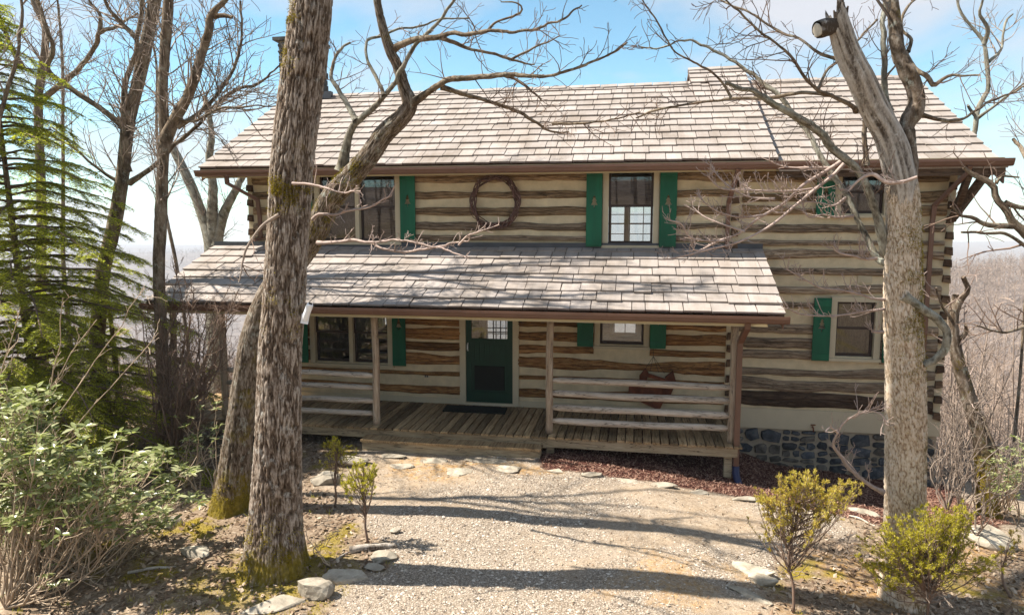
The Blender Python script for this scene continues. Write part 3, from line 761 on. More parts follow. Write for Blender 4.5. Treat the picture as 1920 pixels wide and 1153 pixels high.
for k in range(1, 5): xx = x0 + f + k * (x1 - x0 - 2 * f) / 5; mb.box(xx - 0.009, xx + 0.009, yy + 0.05, yy + 0.07, 1.03, z1 - 0.1)
for k in (1.16, 1.24, 1.55): mb.box(x0 + f, x1 - f, yy + 0.049, yy + 0.071, k, k + 0.016)
mb.build('muntin', M['sash'], door)
mb = MB(); mb.box(x0 + f + 0.06, x1 - f - 0.06, yy - 0.003, yy + 0.019, z0 + 0.25, 0.50); mb.build('screen_panel', M['mat'], door)
mk('pane', [[x0 + f, yy + 0.02, 1.04], [x1 - f, yy + 0.02, 1.04], [x1 - f, yy + 0.02, z1 - 0.13], [x0 + f, yy + 0.02, z1 - 0.13]], [[[0, 1, 2, 3]]], M['glass'], door)
mb = MB(); mb.tube([[x0 + 0.045, yy - 0.01, 0.80], [x0 + 0.045, yy - 0.05, 0.83], [x0 + 0.045, yy - 0.05, 0.92], [x0 + 0.045, yy - 0.01, 0.95]], 0.013, 6); mb.build('handle', M['white'], door, True)

# ---------------- roofs
SL = 0.545; EY, EZ = -0.52, 4.36
RL, RR, XS = -8.42, 5.86, 2.36        # left rake, right rake, step between the two roof planes
def zroof(y, drop=0.0): return EZ + SL * (y - EY) - drop
def slab(mb, x0, x1, y0, y1, zf, th):
    V = [[x, y, zf(y) - dz] for x in (x0, x1) for y in (y0, y1) for dz in (th, 0)]
    mb.add(V, BOXF)
ang = math.atan(SL); ca, sa = math.cos(ang), math.sin(ang)
mb = MB()
slab(mb, RL + 0.02, XS, EY + 0.03, 3.10, lambda y: zroof(y) - 0.05, 0.11)
slab(mb, XS + 0.002, RR - 0.02, EY + 0.03, 3.62, lambda y: zroof(y, 0.2) - 0.05, 0.11)
slab(mb, 1.14, XS - 0.01, 3.102, 3.98, lambda y: zroof(y) - 0.05, 0.11)
slab(mb, RL + 0.02, 1.13, 3.101, 6.85, lambda y: 2 * zroof(3.1) - zroof(y) - 0.05, 0.11)
slab(mb, XS + 0.01, RR - 0.02, 3.622, 7.2, lambda y: 2 * zroof(3.62, 0.2) - zroof(y, 0.2) - 0.05, 0.11)
slab(mb, 1.14, XS - 0.01, 3.982, 7.2, lambda y: zroof(3.98) - 0.25 * (y - 3.98) - 0.05, 0.11)
mb.box(1.14, 1.2, 3.15, 6.4, 5.2, 6.2)
main_roof = mb.build('roof', M['log_dark'], house)
def shingle_mesh(L, seed=0):
    """unit width, length L along y, butt end thick and standing proud"""
    t0, t1 = 0.031, 0.006; r2 = np.random.default_rng(seed)
    V = np.array([[0, 0, 0.012], [1, 0, 0.012], [1, L, 0.0], [0, L, 0.0], [0, 0, 0.012 + t0], [1, 0, 0.012 + t0], [1, L, t1], [0, L, t1]])
    V[[0, 1, 4, 5], 1] += r2.uniform(-.008, .008, 2).repeat(2)[[0, 2, 0, 2]]
    return V, np.array([[0, 3, 2, 1], [4, 5, 6, 7], [0, 1, 5, 4], [1, 2, 6, 5], [2, 3, 7, 6], [3, 0, 4, 7]])
def course_layout(x0, x1, seed, lo=0.17, hi=0.42):
    r2 = np.random.default_rng(seed); x = x0; out = []
    while x < x1 - 0.01:
        w = r2.uniform(lo, hi)
        if x1 - (x + w) < 0.12: w = x1 - x
        out.append((x, w)); x += w
    return out
mb = MB(); SV, SF = shingle_mesh(0.40)
def rows_on(mb, x0, x1, y0, y1, zf, a, expo, seed):
    c_, s_ = math.cos(a), math.sin(a); n = int(math.ceil((y1 - y0) / c_ / expo)); r2 = np.random.default_rng(seed)
    for i in range(n):
        yb = y0 + i * expo * c_
        for x, w in course_layout(x0 + (r2.uniform(0, .0)), x1, seed * 100 + i):
            L = min(0.40, (y1 - yb) / c_ + 0.02)
            V = SV.copy(); V[:, 0] = x + 0.006 + V[:, 0] * (w - 0.013); ly = V[:, 1] * (L / 0.40) + r2.normal(0, .011)
            lz = V[:, 2] + r2.uniform(-.002, .008)
            Y = yb + ly * c_ - lz * s_; Zv = zf(yb) + ly * s_ + lz * c_
            V[:, 1] = Y; V[:, 2] = Zv
            mb.add(V, [SF], r2.uniform(0, 1))
rows_on(mb, RL, XS, EY, 3.10, lambda y: zroof(y) - 0.047, ang, 0.325, 1)
rows_on(mb, 1.13, XS, 3.13, 3.98, lambda y: zroof(y) - 0.047, ang, 0.325, 2)
rows_on(mb, XS + 0.005, RR, EY, 3.62, lambda y: zroof(y, 0.2) - 0.047, ang, 0.325, 3)
o = mb.build('shingle', M['shingle'], main_roof, False, 'rnd'); tag(o, kind='stuff')
# ridge caps, flashing, rake boards
mb = MB(); r2 = np.random.default_rng(9)
for x0_, x1_, yr, dr in ((RL, 1.13, 3.1, 0), (1.13, XS, 3.98, 0), (XS, RR, 3.62, 0.2)):
    x = x0_
    while x < x1_ - 0.05:
        w = min(0.38, x1_ - x); z = zroof(yr, dr) + r2.uniform(-.004, .006)
        V = [[x, yr - 0.13, z - 0.062], [x + w - 0.015, yr - 0.13, z - 0.052], [x + w - 0.015, yr, z + 0.022], [x, yr, z + 0.012], [x + w - 0.015, yr + 0.13, z - 0.05], [x, yr + 0.13, z - 0.06]]
        V += [[v[0], v[1], v[2] - 0.02] for v in V]
        mk('ridge_cap', V, [np.array([[0, 1, 2, 3], [3, 2, 4, 5], [7, 6, 9, 8], [8, 9, 11, 10], [0, 3, 9, 6], [3, 5, 11, 9], [1, 7, 8, 2], [2, 8, 10, 4], [0, 6, 7, 1], [5, 4, 10, 11]])], M['shingle'], main_roof); x += w
mb = MB(); mb.box(-8.0, -7.15, 2.86, 3.0, zroof(2.86), zroof(2.86) + 0.17); mb.build('flashing', M['flash'], main_roof)
mb = MB()
for xx in (RL + 0.03, RR - 0.05):
    dr = 0 if xx < 0 else 0.2; yt = 3.1 if xx < 0 else 3.62
    slab(mb, xx, xx + 0.03, EY + 0.05, yt, lambda y: zroof(y, dr) - 0.161, 0.14)
slab(mb, XS - 0.03, XS - 0.001, EY + 0.02, 3.95, lambda y: zroof(y) - 0.03, 0.2)
mb.build('rake_board', M['brown'], main_roof)
mb = MB(); mb.box(RL + 0.06, RR - 0.06, EY + 0.06, -0.06, 4.205, 4.225); mb.build('soffit', M['soffit'], main_roof)
mb = MB(); mb.box(RL + 0.05, RR - 0.05, EY + 0.02, EY + 0.055, 4.13, 4.30); mb.build('fascia', M['soffit'], main_roof)
def gutter(x0, x1, y, z, name='gutter'):
    P = np.array([[0.075, 0.0], [0.0, 0.0], [-0.03, 0.02], [-0.045, 0.07], [-0.055, 0.075], [-0.055, 0.12], [-0.045, 0.12], [-0.035, 0.08], [-0.02, 0.03], [0.0, 0.012], [0.075, 0.012]])
    k = len(P); V = np.vstack([np.column_stack([np.full(k, x), y + P[:, 0], z + P[:, 1]]) for x in (x0, x1)])
    j = np.arange(k - 1); F = np.stack([j, j + k, j + k + 1, j + 1], -1)
    V = np.vstack([V, [[x0, y + 0.075, z + 0.12], [x1, y + 0.075, z + 0.12]]])
    caps = np.array([[0, 1, 2, 3, 4, 5, 2 * k]]), np.array([[k + 5, k + 4, k + 3, k + 2, k + 1, k, 2 * k + 1]])
    return V, [F, caps[0], caps[1]]
for a_, b_ in ((RL - 0.02, -3.2), (-3.197, 1.5), (1.503, RR + 0.04)):
    V, F = gutter(a_, b_, EY - 0.06, 4.155); mk('gutter', V, F, M['brown'], house)
# corner braces and downspouts of the main roof
def spout(P, w=0.07, d=0.055, mat='brown', name='downspout', par=None):
    mb = MB(); P = np.asarray(P, float)
    for p, q in zip(P[:-1], P[1:]):
        e = (q - p) / np.linalg.norm(q - p) * 0.012
        mb.bar(p - e, q + e, w, d)
    return mb.build(name, M[mat], par or house)
spout([[-7.75, -0.64, 4.16], [-7.75, -0.62, 4.02], [-7.42, -0.12, 3.72], [-7.40, -0.10, 3.4], [-7.40, -0.10, 2.97], [-7.46, -0.22, 2.93]])
spout([[1.70, -0.60, 4.15], [1.68, -0.55, 4.05], [1.62, -0.12, 3.62], [1.62, -0.10, 3.3], [1.62, -0.10, 2.80]])
spout([[5.26, -0.60, 4.15], [5.26, -0.55, 4.05], [4.97, -0.12, 3.55], [4.96, -0.10, 3.3], [4.96, -0.10, -0.9]])
mb = MB(); mb.bar([5.28, -0.10, 3.35], [5.62, -0.45, 4.12], 0.10, 0.12); mb.bar([5.30, -0.02, 3.3], [5.30, -0.55, 4.1], 0.09, 0.10); mb.build('brace', M['log_end'], house)

# ---------------- porch
PSL = (2.83 - 1.90) / 2.20; PY, PZ = -2.22, 1.93
PL, PR = -8.45, 2.24
pang = math.atan(PSL)
def zp(y): return PZ + PSL * (y - PY)
mb = MB(); slab(mb, PL + 0.02, PR - 0.02, PY + 0.03, -0.06, lambda y: zp(y) - 0.05, 0.10)
porch_roof = mb.build('porch_roof', M['log_dark'], house)
pc, ps = math.cos(pang), math.sin(pang); EXP = 0.305; r2 = np.random.default_rng(17)
var = []
for k in range(6):
    V, F = shingle_mesh(0.37, k); var.append(mesh_np('shingle', V, [F], M['shingle']))
nrow = int(math.ceil((-0.06 - PY) / pc / EXP)); nsh = 0
for i in range(nrow):
    yb = PY + i * EXP * pc
    for x, w in course_layout(PL, PR, 700 + i, 0.20, 0.44):
        o = link('shingle', var[r2.integers(6)], porch_roof); nsh += 1
        o.location = np.array([x + 0.005, yb + r2.normal(0, .013) + 0.03 * (fbm(x * .6, i * 3.1, 0, 77, 2) - .5), zp(yb) - 0.047 + r2.uniform(0, .010)]) - WL[porch_roof.name]
        o.rotation_euler = (pang + r2.uniform(-.006, .008), 0, r2.normal(0, .011)); o.scale = (w - 0.013, min(1.0, ((-0.045 - yb) / pc) / 0.37), 1)
mb = MB(); mb.box(PL, PR, -0.068, -0.052, zp(-0.06) - 0.04, zp(-0.06) + 0.05); mb.build('flashing', M['flash'], porch_roof)
mb = MB(); slab(mb, PR - 0.045, PR - 0.015, PY + 0.04, -0.06, lambda y: zp(y) - 0.151, 0.12); slab(mb, PL + 0.015, PL + 0.045, PY + 0.04, -0.06, lambda y: zp(y) - 0.151, 0.12); mb.build('rake_board', M['brown'], porch_roof)
mb = MB(); mb.box(PL + 0.04, PR - 0.25, PY + 0.03, PY + 0.07, 1.70, 1.88); mb.build('fascia', M['soffit'], porch_roof)
for a_, b_ in ((PL - 0.02, -4.2), (-4.197, -0.4), (-0.397, PR + 0.04)):
    V, F = gutter(a_, b_, PY - 0.055, 1.755); mk('gutter', V, F, M['brown'], porch_roof)
mb = MB(); mb.box(PL + 0.2, PR - 0.3, -1.72, -1.58, 1.66, 1.86); mb.build('beam', M['log_old'], porch_roof)
mb = MB(); mb.box(PL + 0.06, PR - 0.06, PY + 0.08, -0.07, 1.905 - 0.02, 1.905)
# deck of separate boards, rim, steps
DZ = -0.28; DL, DR = -8.6, 1.68
mb = MB(); mb.box(DL, -4.47, -1.84, -1.80, -0.46, -0.315); mb.box(-4.467, -1.39, -1.84, -1.80, -0.475, -0.315); mb.box(-1.387, DR, -1.84, -1.80, -0.46, -0.315)
deck = mb.build('porch_deck', M['beam'], house)
r2 = np.random.default_rng(23); pm = []
for k in range(4):
    V = np.array([[x, y, z] for x in (0.0, 1.0) for y in (0.0, 1.0) for z in (-0.034, 0.0)], float); V[:, 1] += (V[:, 1] < .5) * r2.uniform(-.008, .006)
    pm.append(mesh_np('plank', V, [BOXF], M['deck']))
x = DL
while x < DR - 0.05:
    w = 0.142; o = link('plank', pm[r2.integers(4)], deck)
    o.location = np.array([x, -1.862 + r2.uniform(-.006, .006), DZ + r2.uniform(-.003, .003)]) - WL[deck.name]; o.scale = (w - 0.019, 1.83, 1); o.rotation_euler[2] = r2.uniform(-.0015, .0015)
    x += w
mb = MB()
for xx in np.arange(DL + 0.1, DR, 0.6): mb.box(xx, xx + 0.05, -1.78, -0.02, -0.46, -0.318)
mb.build('joist', M['log_dark'], deck)
for xx in (-8.4, -4.40, -1.33, 1.55): mb = MB(); mb.box(xx - 0.06, xx + 0.06, -1.76, -1.64, -2.6 if xx < -5 else -1.2, -0.319); mb.build('pier', M['beam'], deck)
st = house
mb = MB(); mb.box(-4.55, -1.44, -2.13, -1.845, -0.452, -0.41); step = mb.build('step', M['deck'], house); tag(step, 'long low wooden step in front of the porch')
mb = MB(); mb.box(-4.53, -1.46, -2.10, -2.06, -0.72, -0.4525); mb.build('riser', M['beam'], step)
mb = MB(); mb.box(-4.53, -4.49, -2.059, -1.85, -0.72, -0.4525); mb.box(-1.50, -1.46, -2.059, -1.85, -0.72, -0.4525); mb.build('stringer', M['beam'], step)
def logpost(x, y, z0, z1, r, seed):
    n = 22; Z = np.linspace(z0, z1, n)
    P = np.column_stack([x + (fbm(Z * 1.3, seed, 0, 61, 2) - .5) * 0.03, y + (fbm(Z * 1.3, seed + 5, 0, 62, 2) - .5) * 0.03, Z])
    V, F = tube(P, np.linspace(r, r * 0.9, n), 12, True, 0.10, seed); return mk('post', V, F, M['post'], house, True)
for k, xx in enumerate((-8.35, -7.35, -4.43, -1.36, 1.60)): logpost(xx, -1.64, DZ, 1.66, 0.066, k + 3)
def lograil(xa, xb, z, r, seed):
    n = max(10, int((xb - xa) / 0.12)); X = np.linspace(xa, xb, n)
    P = np.column_stack([X, -1.64 + (fbm(X * 0.9, seed, 0, 63, 2) - .5) * 0.04, z + (fbm(X * 0.8, seed + 9, 0, 64, 2) - .5) * 0.035])
    rr = r * (0.92 + 0.16 * fbm(X * 1.5, seed + 3, 0, 65, 2)); rr[0] *= 0.7; rr[-1] *= 0.7
    V, F = tube(P, rr, 12, True, 0.09, seed); return mk('rail', V, F, M['rail'], house, True)
for k, z in enumerate((0.62, 0.39, 0.155, -0.075)):
    lograil(-1.31, 1.57, z + 0.02, 0.056, k + 20); lograil(-7.29, -4.47, z - 0.02, 0.050, k + 30)
# porch downspout with its blue drain elbow
spout([[1.70, -2.20, 1.76], [1.70, -2.18, 1.68], [1.66, -1.80, 1.40], [1.66, -1.78, 1.2], [1.67, -1.78, -0.66]], 0.085, 0.065)
mb = MB(); mb.tube([[1.67, -1.78, -0.62], [1.67, -1.80, -0.72], [1.68, -1.86, -0.80], [1.70, -2.0, -0.86]], [0.055, 0.06, 0.06, 0.06], 12); o = mb.build('drain_elbow', M['blue'], house, True); tag(o, 'blue plastic drain elbow at the foot of the downspout')
# chimney behind the big trunk
mb = MB(); mb.box(-8.80, -7.95, 3.6, 4.4, 4.0, 7.76); ch = mb.build('chimney', M['mortar'], house)
r2 = np.random.default_rng(31); z = 4.6
cm = [blob_stone(100 + i) for i in range(5)]
for m_ in cm: m_.materials[0] = M['chimstone']
while z < 7.70:
    hh = min(r2.uniform(0.10, 0.18), 7.76 - z); x = -8.83
    while x < -7.93:
        w = min(r2.uniform(0.16, 0.36), -7.91 - x)
        if w < 0.05: break
        o = link('stone', cm[r2.integers(5)], ch); o.location = np.array([x + w / 2, 3.595, z + hh / 2]) - WL[ch.name]; o.scale = (w - .015, r2.uniform(.04, .08), hh - .015); x += w
    for xs_ in (-8.80, -7.95):
        mbx = MB(); e = r2.uniform(.02, .07); mbx.box(min(xs_, xs_ + (e if xs_ > -8.4 else -e)), max(xs_, xs_ + (e if xs_ > -8.4 else -e)), 3.62, 4.38, z + .01, z + hh - .01); mbx.build('quoin', M['chimstone'], ch)
    z += hh
mb = MB(); mb.box(-8.92, -7.86, 3.48, 4.52, 7.76, 7.84); mb.build('chimney_cap', M['chimstone'], ch)

# ---------------- things on and about the house
def wreath():
    c = np.array([-2.595, -0.125, 3.64]); t = thing('vine_wreath', c - [0, 0, 0.5], 'large round grapevine wreath hanging on the upper log wall', 'wreath')
    r2 = np.random.default_rng(5)
    for k in range(16):
        n = 90; ph = r2.uniform(0, 6.28); turns = r2.integers(3, 8) * r2.choice([-1, 1]); th = np.linspace(0, 2 * math.pi * r2.uniform(.75, 1.02), n) + ph
        ro = 0.062 * r2.uniform(0.35, 1.0); q = th * turns + r2.uniform(0, 6.28)
        rad = 0.435 + ro * np.cos(q) + (fbm(th * 1.5, k, 0, 71, 2) - .5) * 0.05
        P = np.column_stack([c[0] + np.cos(th) * rad * 0.98, c[1] + ro * np.sin(q) * 0.8, c[2] + np.sin(th) * rad * (1.06 + 0.05 * np.sin(th))])
        V, F = tube(P, 0.009 * r2.uniform(.7, 1.25), 6, True); mk('vine', V, F, M['vine'], t, True)
wreath()
# hanging rusty ornament on the porch wall
c = np.array([-0.03, -0.1, 0.35])
t = thing('hanging_ornament', (0.2, -0.1, -0.12), 'rusty dark red wooden frame hanging by wires behind the porch rails', 'ornament')
def oplate(name, pts, y0, y1, mat='rust', px=True):
    Q = np.array([at(x, y, -0.1)[[0, 2]] for x, y in pts]); n = len(Q)
    V = np.vstack([np.column_stack([Q[:, 0], np.full(n, yy), Q[:, 1]]) for yy in (y0, y1)])
    k = np.arange(n); F = [np.arange(n)[None, ::-1], (n + np.arange(n))[None], np.stack([k, (k + 1) % n, n + (k + 1) % n, n + k], -1)]
    return mk(name, V, F, M[mat], t)
oplate('cheek', [(1199, 703), (1210, 690), (1216, 698), (1212, 716), (1209, 740), (1195, 742), (1198, 722)], -0.16, -0.10)
oplate('cheek', [(1247, 706), (1262, 694), (1268, 716), (1262, 728), (1256, 742), (1244, 738), (1246, 718)], -0.17, -0.10)
oplate('crossbar', [(1214, 699), (1222, 701), (1248, 710), (1248, 716), (1214, 706)], -0.15, -0.11)
oplate('body', [(1179, 724), (1194, 722), (1258, 722), (1256, 741), (1244, 752), (1238, 765), (1228, 765), (1204, 754), (1178, 741)], -0.135, -0.085)
mb = MB(); hk = at(1225, 655, -0.1)
for xx, yy in ((1211, 690), (1219, 696), (1235, 698), (1246, 700)): mb.tube([at(xx, yy, -0.12), at(1225, 668, -0.11)], 0.004, 4)
mb.tube([at(1225, 668, -0.11), hk, at(1226, 640, -0.09)], 0.004, 4); mb.build('wire', M['iron'], t)
mb = MB(); mb.box(-3.55, -2.35, -0.62, -0.18, DZ + 0.004, DZ + 0.022); mb.V[0][:, 0] += np.where(mb.V[0][:, 1] < -0.4, 0.03, 0)
tag(mb.build('doormat', M['mat']), 'dark rectangular doormat on the porch boards before the door', 'doormat')
def small(name, lab, cat, build, mat='trim', loc=None):
    mb = MB(); build(mb); return tag(mb.build(name, M[mat]), lab, cat)
t = thing('wall_outlet', (-4.01, -0.04, 0.2), 'small grey outlet cover on the chinking left of the door', 'outlet')
mb = MB(); mb.box(-4.07, -3.95, -0.018, -0.001, 0.22, 0.31); mb.build('cover_plate', M['trim'], t)
mb = MB(); mb.box(-4.045, -4.015, -0.022, -0.0181, 0.235, 0.295); mb.box(-4.005, -3.975, -0.022, -0.0181, 0.235, 0.295); mb.build('socket', M['flash'], t)
t = thing('wall_vent', (3.97, -0.03, 2.2), 'square cream vent cover on the right wing between two logs', 'vent')
mb = MB(); mb.box(3.86, 4.09, -0.022, -0.002, 2.215, 2.39); mb.build('cover', M['trim'], t)
mb = MB()
for k in range(4): mb.box(3.88, 4.07, -0.030, -0.0221, 2.235 + k * 0.038, 2.252 + k * 0.038)
mb.build('louvre', M['trim'], t)
t = thing('garden_faucet', (3.23, -0.05, -0.45), 'small brass garden faucet low on the cream sill board', 'faucet')
mb = MB(); mb.tube([[3.23, -0.03, -0.40], [3.23, -0.10, -0.40], [3.23, -0.12, -0.43], [3.23, -0.12, -0.47]], 0.014, 8); mb.build('spigot', M['rust'], t, True)
mb = MB(); mb.tube([[3.23, -0.08, -0.39], [3.23, -0.08, -0.35]], 0.007, 6); mb.tube([[3.19, -0.08, -0.35], [3.27, -0.08, -0.35]], 0.012, 6); mb.build('valve_handle', M['rust'], t, True)

# ------------------------------------------------------------------ trees
def blades(base, dirs, length, width, rg, droop=0.0):
    """flat pointed needles: one thin quad-ish diamond each; returns V, F, rnd"""
    n = len(base); L = np.broadcast_to(length, (n,))[:, None]; W = np.broadcast_to(width, (n,))[:, None]
    d = dirs / (np.linalg.norm(dirs, axis=1, keepdims=True) + 1e-9)
    s = np.cross(d, rg.normal(size=(n, 3)) * 0.5 + np.array([0, 0, 1.0])); s /= np.linalg.norm(s, axis=1, keepdims=True) + 1e-9
    mid = base + d * L * 0.45; tip = base + d * L + np.array([0, 0, -1.0]) * droop * L
    V = np.stack([base, mid - s * W / 2, tip, mid + s * W / 2], 1).reshape(-1, 3)
    F = (np.arange(n)[:, None] * 4 + np.arange(4)[None])
    return V, F, np.repeat(rg.uniform(0, 1, n), 4)

def bark_tube(P, r, k, amp, freq, seed, flare=0.0, stretch=0.17, knots=0.05):
    """trunk surface with furrowed bark relief; returns V, F, relief height per vertex"""
    P = np.asarray(P, float); n = len(P); r = np.asarray(r, float)
    T = np.gradient(P, axis=0); T /= np.linalg.norm(T, axis=1)[:, None]
    up = np.array([0.0, 1.0, 0.05]); a = np.cross(T, up); a /= np.linalg.norm(a, axis=1)[:, None]; b = np.cross(T, a)
    th = np.arange(k) / k * 2 * math.pi
    s = np.concatenate([[0], np.cumsum(np.linalg.norm(np.diff(P, axis=0), axis=1))])
    rm = float(np.median(r))
    cx, cy, cz = np.cos(th)[None] * rm * freq, np.sin(th)[None] * rm * freq, s[:, None] * freq * stretch
    wx = (fbm(cx * 0.6, cy * 0.6, cz * 2.2, seed + 1, 2) - 0.5) * 1.1
    n1 = fbm(cx + wx, cy + wx, cz, seed, 3); n2 = fbm(cx * 1.9 + 7, cy * 1.9, cz * 1.7 + wx, seed + 3, 2)
    f = np.clip(np.abs(n1 - 0.5) * 7.5, 0, 1) * 0.65 + np.clip(np.abs(n2 - 0.5) * 5.5, 0, 1) * 0.35
    big = (fbm(cx * 0.25 + 3, cy * 0.25, s[:, None] * 0.9, seed + 5, 3) - 0.5)
    rr = r[:, None] * (1 + knots * 2 * big) + amp * (f - 0.62)
    if flare:
        lobes = 1 + 0.35 * np.cos(th * 5 + seed)[None] + 0.2 * np.cos(th * 3 + 1)[None]
        rr = rr + r[:, None] * flare * np.exp(-s[:, None] / 0.22) * lobes + r[:, None] * 0.16 * np.exp(-s[:, None] / 0.7)
    V = P[:, None] + a[:, None] * (np.cos(th)[None] * rr)[..., None] + b[:, None] * (np.sin(th)[None] * rr)[..., None]
    i = np.arange(n - 1)[:, None] * k; j = np.arange(k)[None]
    F = np.stack([i + j, i + k + j, i + k + (j + 1) % k, i + (j + 1) % k], -1).reshape(-1, 4)
    V = np.vstack([V.reshape(-1, 3), P[-1:]])
    c = np.stack([np.full(k, n * k), (n - 1) * k + (np.arange(k) + 1) % k, (n - 1) * k + np.arange(k)], -1)
    return V, [F[:, ::-1], c], np.append(f.ravel(), 0.5)
def moss_on(root, V, P, k, mask, n, seed):
    """short moss tufts standing on the bark where mask(px, py) says so"""
    rg = np.random.default_rng(seed); v = V[:len(P) * k]; c = np.repeat(P, k, 0); d = v - c
    q = (RM @ (v - CAMP).T).T; px, py = CXP + FPX * q[:, 0] / q[:, 2], CYP - FPX * q[:, 1] / q[:, 2]
    w = mask(px, py) * sm(0.46, 0.58, fbm(v[:, 0] * 9, v[:, 1] * 9, v[:, 2] * 9, seed, 3)) * (d[:, 1] < 0.05)
    if w.sum() < 1e-6: return
    i = rg.choice(len(v), n, p=w / w.sum()); nd = d[i] / np.linalg.norm(d[i], axis=1, keepdims=True)
    b = v[i] + rg.normal(size=(n, 3)) * 0.008 - nd * 0.004
    V2, F2, rd = blades(b, nd + rg.normal(size=(n, 3)) * 0.6 + np.array([0, 0, .2]), rg.uniform(.012, .030, n), 0.007, rg)
    o = mk('moss', V2, [F2], M['moss_tuft'], root, False, {'rnd': rd}); tag(o, kind='stuff')
def blob(cx, cy, rx, ry): return lambda x, y: np.exp(-((x - cx) / rx) ** 2 - ((y - cy) / ry) ** 2)
def trace(pts, widths, Y, n=None, step=None):
    """picture points + widths (px) + depth -> world path and radii; Y is one depth or one per point"""
    Yv = np.broadcast_to(np.asarray(Y, float), (len(pts),))
    W = np.array([at(x, y, yy) for (x, y), yy in zip(pts, Yv)])
    wv = np.broadcast_to(np.asarray(widths, float), (len(pts),)) if np.ndim(widths) == 0 or len(widths) == len(pts) else np.interp(np.linspace(0, 1, len(pts)), np.linspace(0, 1, len(widths)), widths)
    rad = np.array([w / 2 / pxm(p) for w, p in zip(wv, W)])
    L = np.linalg.norm(np.diff(W, axis=0), axis=1).sum()
    n = n or max(6, int(L / (step or 0.07)))
    Q = spline(np.column_stack([W, rad]), n)
    return Q[:, :3], np.maximum(Q[:, 3], 0.002)
def tubes_batch(PP, RR, k):
    """many tubes of N points at once: PP (M,N,3), RR (M,N)"""
    Mn, N = RR.shape
    T = np.gradient(PP, axis=1); T /= np.linalg.norm(T, axis=2, keepdims=True) + 1e-9
    d = PP[:, -1] - PP[:, 0]; ref = np.where((np.abs(d[:, 2:]) > 0.8 * np.linalg.norm(d, axis=1, keepdims=True)), np.array([[1.0, 0.2, 0]]), np.array([[0, 0.1, 1.0]]))
    a = np.cross(T, ref[:, None]); a /= np.linalg.norm(a, axis=2, keepdims=True) + 1e-9; b = np.cross(T, a)
    th = np.arange(k) / k * 2 * math.pi
    V = PP[:, :, None] + a[:, :, None] * (np.cos(th)[None, None, :, None] * RR[:, :, None, None]) + b[:, :, None] * (np.sin(th)[None, None, :, None] * RR[:, :, None, None])
    m = np.arange(Mn)[:, None, None] * N * k; i = np.arange(N - 1)[None, :, None] * k; j = np.arange(k)[None, None]
    F = np.stack([m + i + j, m + i + (j + 1) % k, m + i + k + (j + 1) % k, m + i + k + j], -1).reshape(-1, 4)
    return V.reshape(-1, 3), F
def grow(parents, rg, density, L, angle=(35, 65), up=0.25, wob=0.35, rcap=0.012, taper=0.75, t0=0.15, N=6, rtip=0.003, flat=None, tipdens=0.0):
    """side shoots along parent paths; returns [(P, R)]"""
    out = []
    for P, Rr in parents:
        seg = np.linalg.norm(np.diff(P, axis=0), axis=1); s = np.concatenate([[0], np.cumsum(seg)]); tot = s[-1]
        m = rg.poisson(density * tot) if tot > 0 else 0
        ts = list(rg.uniform(t0, 1.0, m))
        if tipdens: ts += [0.98] * int(tipdens)
        for t in ts:
            u = t * tot; i = min(np.searchsorted(s, u, 'right') - 1, len(seg) - 1); w = (u - s[i]) / max(seg[i], 1e-6)
            p = P[i] + (P[i + 1] - P[i]) * w; T = (P[i + 1] - P[i]) / max(seg[i], 1e-6); rp = Rr[i] * (1 - w) + Rr[i + 1] * w
            q = rg.normal(size=3); q -= T * (q @ T); q /= np.linalg.norm(q) + 1e-9
            A = math.radians(rg.uniform(*angle)); d = T * math.cos(A) + q * math.sin(A); d[2] += up
            if flat is not None: d[2] *= flat
            d /= np.linalg.norm(d)
            ln = L * rg.uniform(0.35, 1.0) * (1.15 - 0.55 * t)
            r0 = min(rp * taper, rcap * ln / L + 0.001); r0 = max(r0, rtip)
            pts = [p]; st = ln / (N - 1)
            for _ in range(N - 1):
                d = d + rg.normal(size=3) * wob * 0.35; d[2] += up * 0.12; d /= np.linalg.norm(d)
                pts.append(pts[-1] + d * st)
            out.append((np.array(pts), np.linspace(r0, min(rtip, r0), N)))
    return out
def twig_mesh(sets, k=3):
    V, F, n = [], [], 0
    by = {}
    for P, r in sets: by.setdefault(len(P), []).append((P, r))
    for N, l in by.items():
        v, f = tubes_batch(np.array([p for p, _ in l]), np.array([r for _, r in l]), k)
        V.append(v); F.append(f + n); n += len(v)
    return np.concatenate(V), [np.concatenate(F)]
def add_limb(root, P, r, mat, name='branch', k=10, amp=0.004, freq=14, seed=0):
    r = r * (1 + 0.35 * np.exp(-np.arange(len(r)) / 3.0)) * (1 + 0.22 * (fbm(np.arange(len(r)) * 0.45, seed * 1.7, 0, 87, 3) - .5))
    V, F, a = bark_tube(P, r, k, min(amp, float(np.mean(r)) * 0.3), freq, seed, 0, 0.3, 0.12)
    return mk(name, V, F, mat, root, True, {'bark': a})
def add_twigs(root, sets, mat, name='twigs', k=3):
    if not sets: return
    V, F = twig_mesh(sets, k); o = mk(name, V, F, mat, root, True); tag(o, kind='stuff'); return o

